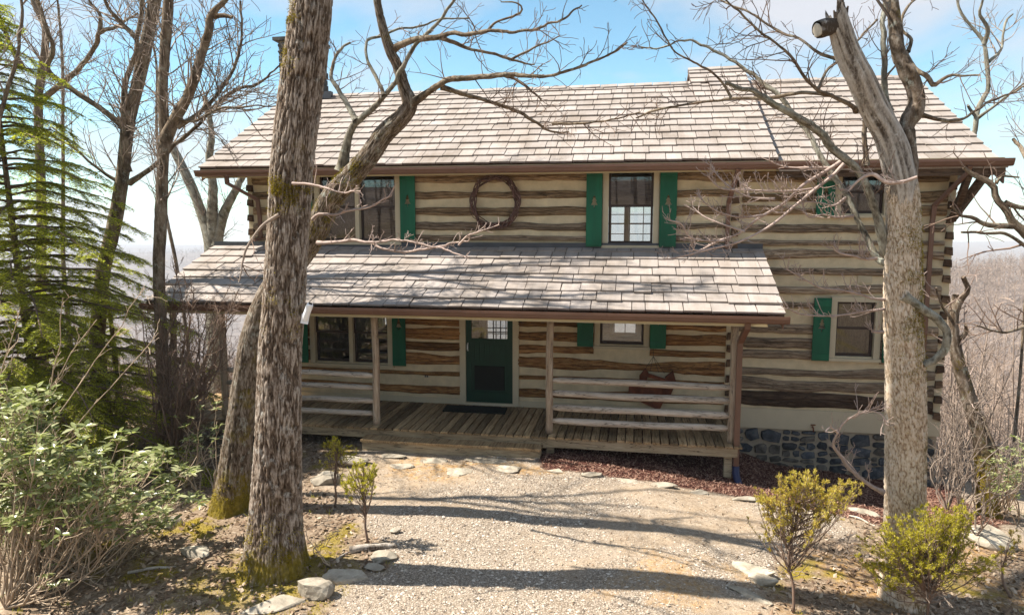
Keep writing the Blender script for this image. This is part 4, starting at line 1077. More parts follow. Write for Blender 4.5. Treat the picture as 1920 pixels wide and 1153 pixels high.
# ---- A: big furrowed trunk left of the door
rg = np.random.default_rng(101)
tA = thing('oak_tree', TA - [0, 0, 0.05], 'thick straight oak trunk with deeply furrowed grey bark and mossy foot, standing by the drive', 'tree')
ya = TA[1]
ptsA = [(514, 1080), (515, 1035), (516, 980), (518, 912), (523, 780), (526, 657), (531, 590), (535, 519), (541, 420), (547, 312), (563, 180), (575, 90), (585, -2), (597, -160), (604, -380), (590, -700)]
wA = [108, 104, 100, 95, 88, 84, 82, 81, 81, 82, 85, 83, 81, 77, 70, 56]
PA, rA = trace(ptsA, np.array(wA) * 0.91, ya, n=480)
V, F, a = bark_tube(PA, rA, 220, 0.026, 42, 11, 0.28, 0.13, 0.05)
mk('trunk', V, F, M['bark_a'], tA, True, {'bark': a})
moss_on(tA, V, PA, 220, lambda x, y: blob(525, 362, 50, 24)(x, y) + blob(535, 50, 14, 50)(x, y) + 0.5 * blob(515, 1040, 90, 40)(x, y) + 0.25 * blob(530, 590, 30, 40)(x, y), 9000, 5)
# mossy burl collar and a knob high up
crown = []
for k, (dx_, dy_, dz_) in enumerate([(1.2, 1.0, 2.6), (-1.6, 0.6, 2.4), (0.4, -1.6, 2.9), (1.9, 0.2, 1.6), (-0.5, 1.9, 3.0), (0.2, 0.1, 3.8)]):
    p0 = PA[-1] if k != 3 else PA[-40]; q = p0 + np.array([dx_, dy_, dz_])
    Q = spline(np.array([p0 - [0, 0, 0.1], p0 + np.array([dx_, dy_, dz_]) * 0.4 + rg.normal(size=3) * .15, q]), 22); rr = np.linspace(0.15, 0.04, 22)
    add_limb(tA, Q, rr, M['bark_far'], seed=k); crown.append((Q, rr))
g1 = grow(crown, rg, 4.5, 1.9, rcap=0.03, t0=0.2); g2 = grow(g1, rg, 5.0, 0.9, rcap=0.012)
add_twigs(tA, g1 + g2, M['twig_grey'])
# twigs that leave the trunk low down on its left (in front of the porch roof)
lowA = []
for pts, w, Y in (([(512, 402), (490, 425), (470, 455), (455, 490), (448, 528)], 7, [ya, ya + .1, ya + .2, ya + .3, ya + .4]),):
    pass

# white security camera strapped to trunk A
cb = at(572, 598, ya - 0.12)
sc_ = thing('security_camera', cb, 'small white security camera strapped to the furrowed oak trunk', 'camera')
def obox(name, c, ax, ay, az, sz, mat, par):
    c = np.asarray(c); V = [c + ax * sx * sz[0] / 2 + ay * sy * sz[1] / 2 + az * s_ * sz[2] / 2 for sx in (-1, 1) for sy in (-1, 1) for s_ in (-1, 1)]
    return mk(name, V, [BOXF], mat, par)
ex = np.array([math.cos(R(12)), 0.25, -math.sin(R(12))]); ex /= np.linalg.norm(ex); ez = np.array([-0.18, 0, 1.0]); ez -= ex * (ez @ ex); ez /= np.linalg.norm(ez); ey = np.cross(ez, ex)
obox('bracket', cb, ex, ey, ez, (0.075, 0.02, 0.10), M['white'], sc_)
d1 = np.array([0.48, -0.25, 0.86]); d1 /= np.linalg.norm(d1); s1 = np.cross(d1, [0, 1, 0]); s1 /= np.linalg.norm(s1); u1 = np.cross(s1, d1)
c2 = cb + np.array([0.055, -0.05, 0.085])
V, F = tube([c2 - d1 * 0.10, c2 - d1 * 0.06, c2 + d1 * 0.085, c2 + d1 * 0.10], [0.030, 0.034, 0.034, 0.026], 12); mk('body', V, F, M['white'], sc_, False)
V, F = tube([c2 + d1 * 0.101, c2 + d1 * 0.104], [0.02, 0.02], 12); mk('lens', V, F, M['iron'], sc_)
V, F = tube([cb + [0.0, -0.01, 0.0], cb + [0.03, -0.04, 0.02], c2 - d1 * 0.05], 0.012, 8); mk('arm', V, F, M['white'], sc_, True)

# ---- B: leaning tree behind it whose limbs cross the roof
rg = np.random.default_rng(102)
tB = thing('leaning_tree', TB - [0, 0, 0.05], 'leaning mossy tree behind the oak with bare limbs spreading across the roof', 'tree')
yb = TB[1]
z2 = lambda l: [(560 + x / 2.883, y / 2.883) for x, y in l]
mainB = [(432, 975), (438, 900), (450, 800), (462, 700), (478, 620), (510, 545), (555, 490), (590, 440), (605, 405), (622, 372), (655, 335), (690, 295), (722, 250), (752, 222), (768, 196), (758, 165), (747, 128), (730, 92), (716, 45), (706, -5), (695, -90), (700, -220)]
wB = [64, 54, 49, 46, 45, 45, 44, 42, 41, 41, 40, 37, 35, 32, 28, 22, 19, 17, 15, 13, 12, 8]
Yb = np.interp(np.arange(22), [0, 5, 10, 21], [yb, yb + .05, yb - .1, yb - .3])
PB, rB = trace(mainB, wB, Yb, n=330)
V, F, a = bark_tube(PB, rB, 110, 0.015, 44, 23, 0.25, 0.15, 0.08)
mk('trunk', V, F, M['bark_b'], tB, True, {'bark': a})
moss_on(tB, V, PB, 110, lambda x, y: blob(645, 320, 26, 20)(x, y) + 0.6 * blob(615, 420, 30, 40)(x, y) + 0.5 * blob(430, 930, 50, 30)(x, y), 4500, 6)
limbsB = [
    (z2([(235, 920), (255, 800), (290, 690), (320, 655), (400, 590), (460, 520), (520, 450), (560, 370), (620, 260), (690, 180), (770, 100), (850, -10)]), [22, 17, 13, 12, 11, 10, 9, 9, 8, 7, 6, 5], [yb - .05, yb - .5], 'limb_lichen'),
    (z2([(310, 655), (250, 545), (190, 450), (178, 395), (210, 290), (275, 225)]), [10, 9, 8, 7, 6, 4], [yb - .2, yb + .3], 'limb_lichen'),
    (z2([(462, 520), (430, 440), (375, 330), (368, 225), (440, 200), (540, 160), (660, 140), (780, 105), (920, 100)]), [8, 7, 6, 5, 5, 4, 4, 3, 3], [yb - .35, yb + .2], 'limb_lichen'),
    (z2([(505, 275), (560, 240), (640, 212), (750, 205), (830, 180), (920, 187), (1020, 170), (1140, 172), (1270, 162), (1360, 130), (1450, 95), (1530, 20)]), [13, 12, 12, 11, 9, 8, 7, 6, 5, 4, 4, 3], [yb - .2, yb - 1.2], 'bark_far'),
    (z2([(770, 205), (850, 235), (930, 266), (1050, 290), (1150, 322), (1280, 350)]), [8, 7, 6, 6, 5, 3], [yb - .5, yb - .1], 'bark_far'),
    (z2([(1020, 170), (1075, 118), (1200, 70), (1190, 20), (1090, 8)]), [5, 4, 4, 3, 2], [yb - .7, yb - 1.0], 'bark_far'),
    (z2([(1150, 322), (1250, 272), (1330, 235), (1410, 195)]), [4, 4, 3, 2], [yb - .3, yb], 'bark_far'),
    (z2([(612, 560), (700, 500), (760, 460), (830, 430), (960, 420), (1100, 407), (1270, 412), (1400, 400), (1550, 350), (1700, 285), (1775, 230)]), [15, 13, 12, 11, 10, 9, 7, 6, 5, 4, 3], [yb - .2, yb - 1.4], 'bark_far'),
    (z2([(770, 470), (860, 500), (1000, 540), (1150, 590), (1250, 640), (1370, 710), (1460, 715)]), [9, 8, 7, 7, 6, 4, 3], [yb - .35, yb + .4], 'bark_far'),
    (z2([(1105, 408), (1170, 430), (1225, 465), (1310, 540)]), [6, 5, 5, 4], [yb - .8, yb - .6], 'bark_far'),
    (z2([(1370, 670), (1500, 670), (1650, 655), (1845, 610)]), [4, 4, 3, 3], [yb + .3, yb + .1], 'bark_far'),
]
limbsB += [
    ([(586, 412), (598, 402), (630, 402), (661, 394), (690, 389), (708, 380), (730, 369), (740, 347)], [5, 5, 4, 4, 3.5, 3, 3, 2], [ya + .3, ya + .1], 'twig_pink'),
    ([(595, 455), (622, 455), (660, 451), (694, 455), (740, 450), (776, 455), (838, 469), (880, 483)], [7, 6, 6, 5, 4, 4, 3, 2], [yb - .3, yb - .9], 'twig_pink'),
    ([(700, 456), (715, 466), (760, 472), (820, 462), (850, 456), (876, 452), (880, 440)], [5, 4, 4, 4, 3, 3, 2], [yb - .5, yb - .8], 'twig_pink'),
    ([(548, 344), (590, 347), (620, 355), (650, 362), (674, 357)], [5, 4, 4, 3, 2], [ya - .25, ya - .5], 'twig_pink'),
    ([(524, 402), (496, 420), (470, 455), (455, 492), (448, 528)], [6, 5, 5, 4, 3], [ya - .2, ya - .4], 'twig_grey'),
    ([(860, 460), (880, 440), (905, 432), (935, 423)], [3, 3, 2, 2], [yb - .8, yb - .9], 'twig_pink'),
]
lb, lp = [], []
for q, (pts, w, Yr, mt) in enumerate(limbsB):
    P, r = trace(pts, w, np.linspace(Yr[0], Yr[-1], len(pts)), step=0.035)
    P = P + (np.stack([fbm(np.arange(len(P)) * .35, q, i, 81, 2) for i in range(3)], -1) - .5) * 0.035 * np.linspace(0.2, 1, len(P))[:, None]
    add_limb(tB, P, r, M[mt], k=8 if r.max() > .02 else 6, amp=0.006, freq=20, seed=q + 40)
    (lp if mt == 'twig_pink' else lb).append((P, r))
g1 = grow(lb, rg, 7.0, 0.6, (30, 75), 0.12, 0.5, 0.008, t0=0.2, tipdens=2); g2 = grow(g1, rg, 8.0, 0.28, (30, 70), 0.10, 0.5, 0.0035)
add_twigs(tB, g1 + g2, M['twig_brown'])
h1 = grow(lp, rg, 14.0, 0.24, (35, 75), 0.45, 0.5, 0.006, t0=0.1, tipdens=2); h2 = grow(h1, rg, 10.0, 0.10, (35, 70), 0.35, 0.4, 0.0045)
add_twigs(tB, h1 + h2, M['twig_pink'], 'spring_twigs')

# ---- C: big pale trunk on the right with a broken dead leader
rg = np.random.default_rng(103)
tC = thing('broken_tree', TC - [0, 0, 0.05], 'big pale barked tree with a broken dead leader in front of the right wing', 'tree')
yc = TC[1]
z3 = lambda l: [(1200 + x / 2.667, y / 2.667) for x, y in l]
zb = lambda l: [(1250 + x / 4.085, 300 + y / 4.085) for x, y in l]
z7 = lambda l: [(1380 + x / 2.507, 440 + y / 2.507) for x, y in l]
z4 = lambda l: [(1380 + x / 2.933, 760 + y / 2.933) for x, y in l]
PC, rC = trace([(1692, 1150), (1694, 1080), (1696, 1000), (1697, 900), (1699, 800), (1697, 700), (1692, 600), (1692, 500), (1694, 420), (1692, 370), (1686, 325), (1676, 285), (1664, 250)], np.array([80, 78, 77, 76, 77, 75, 71, 69, 66, 65, 56, 36, 10]) * 0.89, yc, n=320)
V, F, a = bark_tube(PC, rC, 180, 0.016, 48, 31, 0.15, 0.36, 0.06)
mk('trunk', V, F, M['bark_c'], tC, True, {'bark': a})
moss_on(tC, V, PC, 180, lambda x, y: blob(1712, 610, 22, 110)(x, y) + 0.6 * blob(1710, 470, 25, 60)(x, y), 5000, 7)
PS, rS = trace([(1693, 420), (1690, 350), (1678, 290), (1664, 250), (1640, 207), (1614, 150), (1592, 105), (1577, 62), (1568, 35)], np.array([40, 60, 60, 56, 55, 53, 49, 45, 40]) * 0.9, [yc - .02, yc - .02, yc - .02, yc - .03, yc - .05, yc - .1, yc - .12, yc - .15, yc - .15], n=90)
V, F, a = bark_tube(PS, rS, 64, 0.02, 16, 37, 0, 0.06, 0.10)
top = V[:-1].reshape(90, 64, 3); rag = fbm(np.cos(np.arange(64) / 64 * 6.28) * 2.2, np.sin(np.arange(64) / 64 * 6.28) * 2.2, 0, 91, 3)
for i in range(82, 90):      # splintered, hollow end
    top[i] += (np.array([-0.05, 0, 0.30])[None] * (rag - 0.38)[:, None]) * ((i - 81) / 8.0)
V = np.vstack([top.reshape(-1, 3), [PS[80]]])
snag = mk('dead_leader', V, F, M['dead'], tC, True, {'bark': a}); tag(snag, 'bleached broken dead leader with hollow splintered end')
sp0 = at(1566, 62, yc - .15)
for k, (px_, py_, w_) in enumerate([(1582, 5, 7), (1572, -8, 9), (1590, 12, 6), (1563, 20, 5), (1578, -30, 5)]):
    P, r = trace([(1577 + (k - 2) * 4, 70), ((px_ + 1577) / 2, (py_ + 60) / 2), (px_, py_)], [16, 12, w_ * .5], yc - .16 + .02 * k, n=12); V, F = tube(P, r, 6, True, 0.3, k); mk('splinter', V, F, M['dead'], tC, True)
P, r = trace([(1578, 48), (1560, 50), (1545, 54), (1532, 57)], [26, 30, 32, 29], [yc - .15, yc - .18, yc - .22, yc - .25], n=10)
V, F = tube(P, r, 20, False, 0.32, 3); stub = mk('sawn_stub', V, F, M['dead'], tC, True)
T_ = P[-1] - P[-2]; T_ /= np.linalg.norm(T_)
V, F = tube([P[-1] - T_ * 0.005, P[-1] + T_ * 0.004], [r[-1] * 0.9, r[-1] * 0.8], 16, True, 0.3, 3); mk('cut_face', V, F, M['cut'], stub)
limbsC = [
    ([(1693, 440), (1698, 390)] + z3([(1345, 900), (1345, 780), (1335, 690), (1335, 620), (1370, 565), (1385, 500), (1352, 400), (1305, 300), (1283, 200), (1272, 100), (1265, -5), (1262, -150)]), [12, 18, 26, 29, 30, 29, 33, 30, 29, 26, 24, 22, 22, 18], [yc + .0, yc + .1], 'bark_b'),
    (z7([(785, 285), (870, 345), (955, 405), (992, 470), (975, 545), (930, 595), (880, 610)]), [18, 17, 17, 16, 15, 15, 14], [yc - .15, yc - .12], 'limb_lichen'),
    ([(1690, 506), (1662, 494), (1647, 486), (1632, 461), (1617, 430), (1605, 403), (1585, 363), (1553, 315)] + z3([(880, 740), (840, 660), (770, 580), (700, 480), (620, 420), (560, 370), (480, 310), (400, 270), (320, 230), (230, 200), (90, 245), (0, 235)]), [14, 13, 12, 12, 11, 11, 10, 10, 9, 9, 9, 8, 8, 7, 6, 5, 5, 4, 3, 3], [yc, yc + 1.0], 'limb_lichen'),
    ([(1672, 480), (1660, 470), (1651, 430), (1640, 390), (1625, 350), (1605, 316)] + z3([(960, 740), (900, 660), (830, 610), (740, 560), (640, 510), (580, 460), (500, 440), (430, 415)]), [20, 18, 17, 16, 16, 15, 15, 14, 13, 12, 11, 9, 8, 6], [yc + .1, yc - .6], 'limb_lichen'),
    (z3([(1080, 560), (1060, 530), (960, 480), (890, 450), (820, 380), (760, 290), (700, 230), (620, 180), (560, 120), (480, 50), (420, -5)]), [8, 8, 7, 7, 6, 6, 5, 5, 4, 4, 3], [yc - .05, yc - 1.0], 'bark_far'),
    (z3([(960, 480), (820, 465), (640, 490), (460, 495), (250, 522), (100, 550), (-20, 590)]), [6, 6, 6, 5, 5, 4, 3], [yc - .2, yc + .6], 'bark_far'),
    (z3([(460, 495), (400, 400), (330, 345), (180, 260), (110, 150), (40, 40), (0, -20)]), [4, 4, 4, 3, 3, 2, 2], [yc + .3, yc - .2], 'bark_far'),
    (z3([(1000, 300), (900, 270), (830, 220), (780, 185), (700, 160), (560, 70), (440, 20), (380, -10)]), [6, 6, 5, 5, 5, 4, 3, 3], [yc, yc + .8], 'bark_far'),
    (z3([(890, 450), (930, 360), (980, 310), (1080, 210), (1190, 100)]), [5, 5, 5, 4, 4], [yc - .3, yc + .5], 'bark_far'),
    (z3([(1250, 560), (1225, 480), (1222, 300), (1215, 100), (1230, -20)]), [12, 11, 10, 9, 8], [yc + .5, yc + .6], 'limb_lichen'),
    (z3([(1395, 570), (1500, 600), (1600, 600), (1700, 540), (1760, 500), (1850, 470), (1930, 430)]), [8, 7, 6, 5, 5, 4, 3], [yc, yc + .8], 'bark_far'),
    (z3([(1320, 270), (1370, 340), (1440, 390), (1470, 428), (1540, 385), (1620, 385), (1700, 380)]), [10, 9, 9, 8, 6, 4, 3], [yc + .1, yc - .3], 'bark_far'),
    (z3([(1340, 260), (1355, 200), (1310, 150), (1320, 60), (1380, 0), (1460, -10)]), [7, 6, 5, 5, 4, 3], [yc + .1, yc + .4], 'bark_far'),
    (z3([(1130, 830), (1125, 700), (1120, 600)]), [10, 8, 7], [yc + .4, yc + .45], 'bark_far'),
]
limbsCp = [
    (zb([(1360, 30), (1260, 130), (1130, 230), (950, 380), (830, 480), (700, 560), (520, 640), (340, 680), (150, 730), (-20, 765)]), [6, 6, 6, 5, 5, 4, 4, 4, 3, 2], [yc + .2, yc - .5]),
    (zb([(1340, 10), (1230, 80), (1050, 190), (900, 330), (700, 450), (560, 560), (400, 620), (240, 695), (180, 650)]), [6, 6, 6, 5, 5, 4, 4, 3, 2], [yc + .3, yc + .0]),
    (zb([(1160, 215), (1000, 235), (830, 240), (600, 230), (420, 220), (310, 120)]), [4, 4, 4, 3, 3, 2], [yc + .2, yc - .3]),
    (zb([(830, 300), (720, 295), (620, 280), (500, 220), (400, 130), (335, 30)]), [4, 4, 3, 3, 3, 2], [yc, yc + .3]),
    (zb([(760, 420), (600, 440), (500, 430), (380, 390), (280, 320)]), [4, 4, 3, 3, 2], [yc, yc - .4]),
    (zb([(600, 550), (420, 490), (280, 430), (190, 350)]), [4, 3, 3, 2], [yc, yc + .3]),
    (zb([(440, 620), (300, 620), (180, 590), (110, 490), (20, 465)]), [3, 3, 3, 3, 2], [yc - .3, yc - .6]),
    (zb([(1250, 60), (1100, 60), (960, 60), (860, 40), (780, 0)]), [4, 4, 3, 3, 2], [yc + .3, yc + .4]),
    (zb([(1920, 130), (1800, 170), (1680, 170), (1580, 110), (1480, 150), (1390, 240)]), [4, 6, 7, 7, 5, 4], [yc - .6, yc - .4]),
    (zb([(1430, 430), (1300, 440), (1200, 420), (1100, 440), (1040, 390)]), [4, 4, 3, 3, 2], [yc, yc - .3]),
    (zb([(1370, 290), (1280, 350), (1180, 330), (1060, 320)]), [4, 3, 3, 2], [yc, yc - .3]),
    (z7([(700, 305), (640, 300), (590, 283), (500, 262), (400, 250), (330, 215), (235, 160)]), [5, 4, 4, 4, 3, 3, 2], [yc, yc - .5]),
    (z7([(700, 350), (600, 362), (540, 372), (440, 382), (310, 375), (240, 345)]), [5, 4, 4, 3, 3, 2], [yc, yc - .6]),
    (z7([(660, 112), (600, 115), (560, 102), (490, 88), (450, 60)]), [5, 4, 4, 3, 2], [yc, yc - .4]),
    (z7([(690, 457), (640, 456)]), [5, 4], [yc - .1, yc - .2]),
    (z4([(810, 475), (740, 440), (640, 360), (570, 270), (535, 215), (560, 150), (600, 90), (680, 40)]), [8, 7, 6, 6, 5, 4, 4, 3], [yc - .1, yc - .5]),
    (z4([(640, 70), (720, 30), (800, 50), (830, 110)]), [4, 3, 3, 2], [yc - .4, yc - .5]),
    (z4([(560, 150), (520, 120), (490, 145)]), [4, 3, 2], [yc - .4, yc - .5]),
]
lc, lp = [], []
for q, (pts, w, Yr, mt) in enumerate(limbsC):
    P, r = trace(pts, w, np.linspace(Yr[0], Yr[-1], len(pts)), step=0.035)
    P = P + (np.stack([fbm(np.arange(len(P)) * .35, q, i, 83, 2) for i in range(3)], -1) - .5) * 0.03 * np.linspace(0.2, 1, len(P))[:, None]
    add_limb(tC, P, r, M[mt], k=16 if r.max() > .05 else 8, amp=0.008, freq=18, seed=q + 70); lc.append((P, r))
for q, (pts, w, Yr) in enumerate(limbsCp):
    P, r = trace(pts, w, np.linspace(Yr[0], Yr[-1], len(pts)), step=0.035)
    add_limb(tC, P, r, M['twig_pink'], k=6, amp=0.002, freq=20, seed=q + 170); lp.append((P, r))
lc2 = [l for l in lc[2:]]
g1 = grow(lc2, rg, 7.0, 0.6, (30, 75), 0.12, 0.5, 0.008, t0=0.25, tipdens=2); g2 = grow(g1, rg, 8.0, 0.28, (30, 70), 0.1, 0.5, 0.0035)
add_twigs(tC, g1 + g2, M['twig_brown'])
h1 = grow(lp, rg, 22.0, 0.30, (25, 70), 0.5, 0.45, 0.0055, t0=0.1, tipdens=2); h2 = grow(h1, rg, 10.0, 0.13, (35, 70), 0.4, 0.4, 0.0045)
add_twigs(tC, h1 + h2, M['twig_pink'], 'spring_twigs')
topc = [lc[0]]
g1 = grow([(lc[0][0][-25:], lc[0][1][-25:])], rg, 8.0, 1.6, (25, 60), 0.3, 0.3, 0.02, t0=0.3); g2 = grow(g1, rg, 4, 0.6, rcap=0.008); add_twigs(tC, g1 + g2, M['twig_grey'])

# ---- trees behind: traced trunks with grown limbs
def bg_tree(name, label, trunk, w, Y, limbs, seed, mat='bark_far', twig='twig_grey', d1=5.5, L1=1.2, d2=6.5, L2=0.55, d3=0, group=None, up=0.22):
    rg = np.random.default_rng(seed)
    P, r = trace(trunk, np.array(w) * 0.82, Y, step=0.10)
    p0 = P[0]; gz_ = float(H(p0[0], p0[1]))
    if p0[2] > gz_ - 0.05:
        m = max(3, int((p0[2] - gz_ + .1) / 0.25)); ext = np.column_stack([np.full(m, p0[0]), np.full(m, p0[1]), np.linspace(gz_ - 0.1, p0[2], m, endpoint=False)])
        P = np.vstack([ext, P]); r = np.concatenate([np.linspace(r[0] * 1.25, r[0], m), r])
    t = thing(name, P[0], label, 'tree', group)
    V, F, a = bark_tube(P, r, 20, 0.012, 14, seed, 0.1, 0.25, 0.08); mk('trunk', V, F, M[mat], t, True, {'bark': a})
    ps = [(P[len(P) // 3:], r[len(P) // 3:])]
    for q, (pts, ww, Yr) in enumerate(limbs):
        Q, rq = trace(pts, ww, np.linspace(Yr[0], Yr[-1], len(pts)) if np.ndim(Yr) else Yr, step=0.08)
        Q = Q + (np.stack([fbm(np.arange(len(Q)) * .4, q, i, seed, 2) for i in range(3)], -1) - .5) * 0.07 * np.linspace(0, 1, len(Q))[:, None]
        add_limb(t, Q, rq, M[mat], k=8, seed=seed + q); ps.append((Q, rq))
    g1 = grow(ps, rg, d1, L1, (30, 70), up, 0.4, 0.018, t0=0.15, rtip=0.005); g2 = grow(g1, rg, d2, L2, (30, 70), 0.15, 0.45, 0.008, rtip=0.0045)
    g3_ = grow(g2, rg, d3, L2 * .5, (30, 70), 0.1, 0.4, 0.004, rtip=0.0025) if d3 else []
    add_twigs(t, g1 + g2 + g3_, M[twig]); return t
z1 = lambda l: [(x / 2.883, y / 2.883) for x, y in l]
bg_tree('bare_tree', 'bare tree with slightly curved trunk rising right behind the hemlock', [(182, 640), (192, 520), (210, 440), (222, 381), (232, 312), (239, 243), (250, 191), (267, 121), (277, 69), (291, 0), (302, -70), (310, -190)], [32, 31, 30, 29, 28, 27, 27, 27, 26, 26, 24, 16], -1.7,
        [(z1([(660, 680), (560, 600), (400, 490), (260, 380), (290, 290), (270, 200), (220, 60), (190, -20)]), [11, 11, 10, 9, 8, 8, 7, 6], (-1.7, -2.3)),
         (z1([(690, 930), (668, 800), (680, 450), (740, 280), (750, 150), (780, -10)]), [13, 12, 10, 9, 8, 7], (-1.7, -2.0)),
         (z1([(700, 990), (830, 900), (950, 780), (1080, 670), (1130, 600), (1250, 500), (1400, 450), (1520, 350)]), [10, 9, 8, 7, 7, 6, 5, 3], (-1.7, -2.4)),
         (z1([(680, 1000), (600, 960), (500, 890), (400, 800), (280, 690)]), [7, 6, 5, 4, 3], (-1.7, -2.1)),
         (z1([(730, 200), (640, 110), (580, 40), (550, -20)]), [7, 7, 6, 5], (-1.7, -2.1)),
         ([(312, -180), (380, -330), (520, -430), (640, -470)], [14, 12, 9, 5], (-1.7, -2.4)), ([(308, -150), (280, -330), (330, -500), (420, -640)], [13, 11, 8, 5], (-1.7, -1.4)), ([(305, -100), (390, -200), (470, -260)], [9, 7, 4], (-1.7, -2.9))], 201, d1=8, L1=1.3)
bg_tree('bare_tree', 'bare grey tree that forks halfway up beside the porch roof', [(310, 800), (302, 620), (298, 500), (302, 399), (305, 312), (309, 260), (305, 173), (309, 104), (316, 0), (318, -90), (322, -200)], [27, 26, 26, 26, 25, 25, 23, 23, 23, 20, 14], -2.65,
        [(z1([(890, 760), (960, 620), (1010, 530), (1060, 400), (1100, 260), (1130, 170), (1140, 80), (1220, 0), (1260, -60)]), [20, 19, 18, 17, 16, 15, 13, 10, 8], (-2.65, -3.0)),
         (z1([(960, 690), (1090, 600), (1200, 480), (1270, 350), (1300, 200), (1300, 0)]), [8, 8, 7, 6, 5, 4], (-2.65, -2.1)),
         (z1([(900, 640), (1050, 655), (1180, 590), (1280, 580), (1400, 575), (1480, 570)]), [6, 5, 5, 4, 3, 3], (-2.65, -3.2)),
         (z1([(1130, 95), (1200, 85), (1265, 92)]), [8, 7, 6], (-2.8, -2.8)),
         ([(320, -180), (400, -300), (500, -420), (560, -560)], [13, 11, 8, 5], (-2.65, -2.3)), ([(321, -190), (300, -350), (360, -520)], [12, 9, 5], (-2.65, -3.0))], 202, d1=8, L1=1.3)
bg_tree('bare_tree', 'bare tree with three stems forking low beyond the porch roof', [(402, 560), (400, 500), (396, 450), (380, 405), (360, 352), (340, 310), (325, 280), (305, 245)], [40, 38, 34, 24, 22, 20, 18, 12], 6.5,
        [([(400, 470), (398, 400), (399, 347), (393, 300), (396, 240), (384, 180)], [22, 20, 17, 14, 11, 8], (6.5, 6.2)),
         ([(404, 460), (420, 400), (440, 360), (455, 330), (470, 290), (480, 240)], [20, 18, 16, 13, 11, 8], (6.5, 6.8))], 203, 'limb_lichen')
bg_tree('bare_tree', 'thin bare tree in the left background beside the hemlock top', [(75, 600), (78, 400), (72, 200), (78, 140), (85, 60), (62, 0), (50, -80)], [22, 20, 18, 17, 14, 12, 8], 3.0,
        [(z1([(200, 560), (300, 480), (430, 370), (520, 240), (540, 180), (640, 140), (740, 70)]), [12, 11, 10, 9, 8, 6, 4], (3, 2)),
         (z1([(120, 370), (60, 250), (0, 110)]), [9, 8, 7], (3, 2.5)), (z1([(540, 180), (540, 80), (490, 20), (480, -20)]), [7, 6, 5, 4], (2.3, 2.0))], 204)
bg_tree('bare_tree', 'bare tree at the far left edge whose high limbs lace the drive with shadow', [(-40, 860), (-34, 700), (-30, 500), (-26, 300), (-22, 100), (-18, -100), (-20, -350), (-10, -600)], [30, 30, 28, 26, 24, 22, 18, 12], -4.7,
        [([(-26, 280), (0, 215), (28, 120), (40, 40), (36, -40)], [9, 8, 7, 6, 5], (-4.7, -4.4)), ([(-18, -100), (40, -220), (130, -330), (260, -420)], [13, 11, 8, 5], (-4.7, -5.2)), ([(-20, -200), (60, -420), (100, -640), (220, -800)], [13, 11, 9, 5], (-4.7, -3.8)),
         ([(-20, -330), (-60, -560), (20, -800), (90, -1000)], [12, 10, 8, 5], (-4.7, -5.6)), ([(-16, -500), (90, -620), (240, -660)], [9, 7, 4], (-4.7, -6.2)), ([(-12, -560), (60, -760), (190, -900)], [8, 6, 4], (-4.7, -4.9))], 205, d1=3.0, L1=1.4, d2=2.5, L2=0.6)
for k, (x_, y_, lab) in enumerate([(140, 5.5, 'thin bare tree leaning right between hemlock and curved trunk'), (352, 9.0, 'distant thin bare tree left of the low forking stems')]):
    r0 = np.random.default_rng(300 + k); sw = 190 / (13 + y_)
    xs_ = x_ + np.cumsum(r0.normal(0, 13, 7)) - 5
    bg_tree('slender_tree', lab, list(zip(xs_, [640, 500, 380, 250, 120, 0, -120])), [sw, sw * .9, sw * .8, sw * .7, sw * .6, sw * .45, sw * .25], y_, [], 310 + k, d1=5.0, L1=1.5, d2=5.5, L2=0.6)
# right side
bg_tree('stubby_tree', 'crooked mossy trunk with a broken top right of the house corner', [(1856, 985), (1850, 905), (1842, 830), (1822, 765), (1804, 705), (1792, 655), (1786, 608), (1790, 572), (1792, 552)], [44, 42, 38, 33, 30, 26, 24, 22, 12], -1.6,
        [([(1788, 590), (1800, 565), (1815, 545), (1806, 520)], [12, 11, 10, 8], (-1.6, -1.8)), ([(1796, 640), (1812, 622), (1808, 610)], [8, 7, 4], (-1.6, -1.8)), ([(1842, 780), (1870, 850), (1890, 900)], [4, 4, 3], (-1.7, -1.9)), ([(1786, 600), (1764, 570), (1752, 540)], [5, 4, 3], (-1.6, -1.9))], 206, 'bark_b', 'twig_pink', 3.0, 0.7, 4.0, 0.3)
bg_tree('crooked_tree', 'dark crooked bare tree whose limbs reach in from the right edge', [(2010, 900), (2000, 700), (1985, 560), (1960, 480), (1920, 436), (1898, 415), (1886, 393), (1868, 372), (1863, 350), (1846, 337), (1825, 328), (1807, 314)], [50, 48, 40, 26, 20, 17, 15, 14, 13, 12, 10, 8], -2.0,
        [([(1900, 424), (1850, 422), (1826, 409), (1800, 403), (1780, 388)], [9, 8, 7, 5, 3], (-2, -2.4)), ([(1884, 380), (1900, 386), (1930, 390)], [8, 7, 7], (-2, -2)), ([(1960, 490), (1890, 440), (1850, 437), (1800, 436)], [7, 6, 5, 4], (-2.2, -2.8)), ([(1868, 345), (1880, 330), (1910, 335)], [5, 4, 3], (-2, -2)),
         ([(1985, 600), (1930, 610), (1880, 622), (1830, 612)], [9, 7, 5, 3], (-2, -2.8)), ([(1960, 480), (1950, 380), (1925, 300), (1900, 260)], [16, 12, 9, 6], (-1.5, -.5))], 207, 'bark_far', 'twig_brown', 3.4, 0.8, 4.0, 0.35)
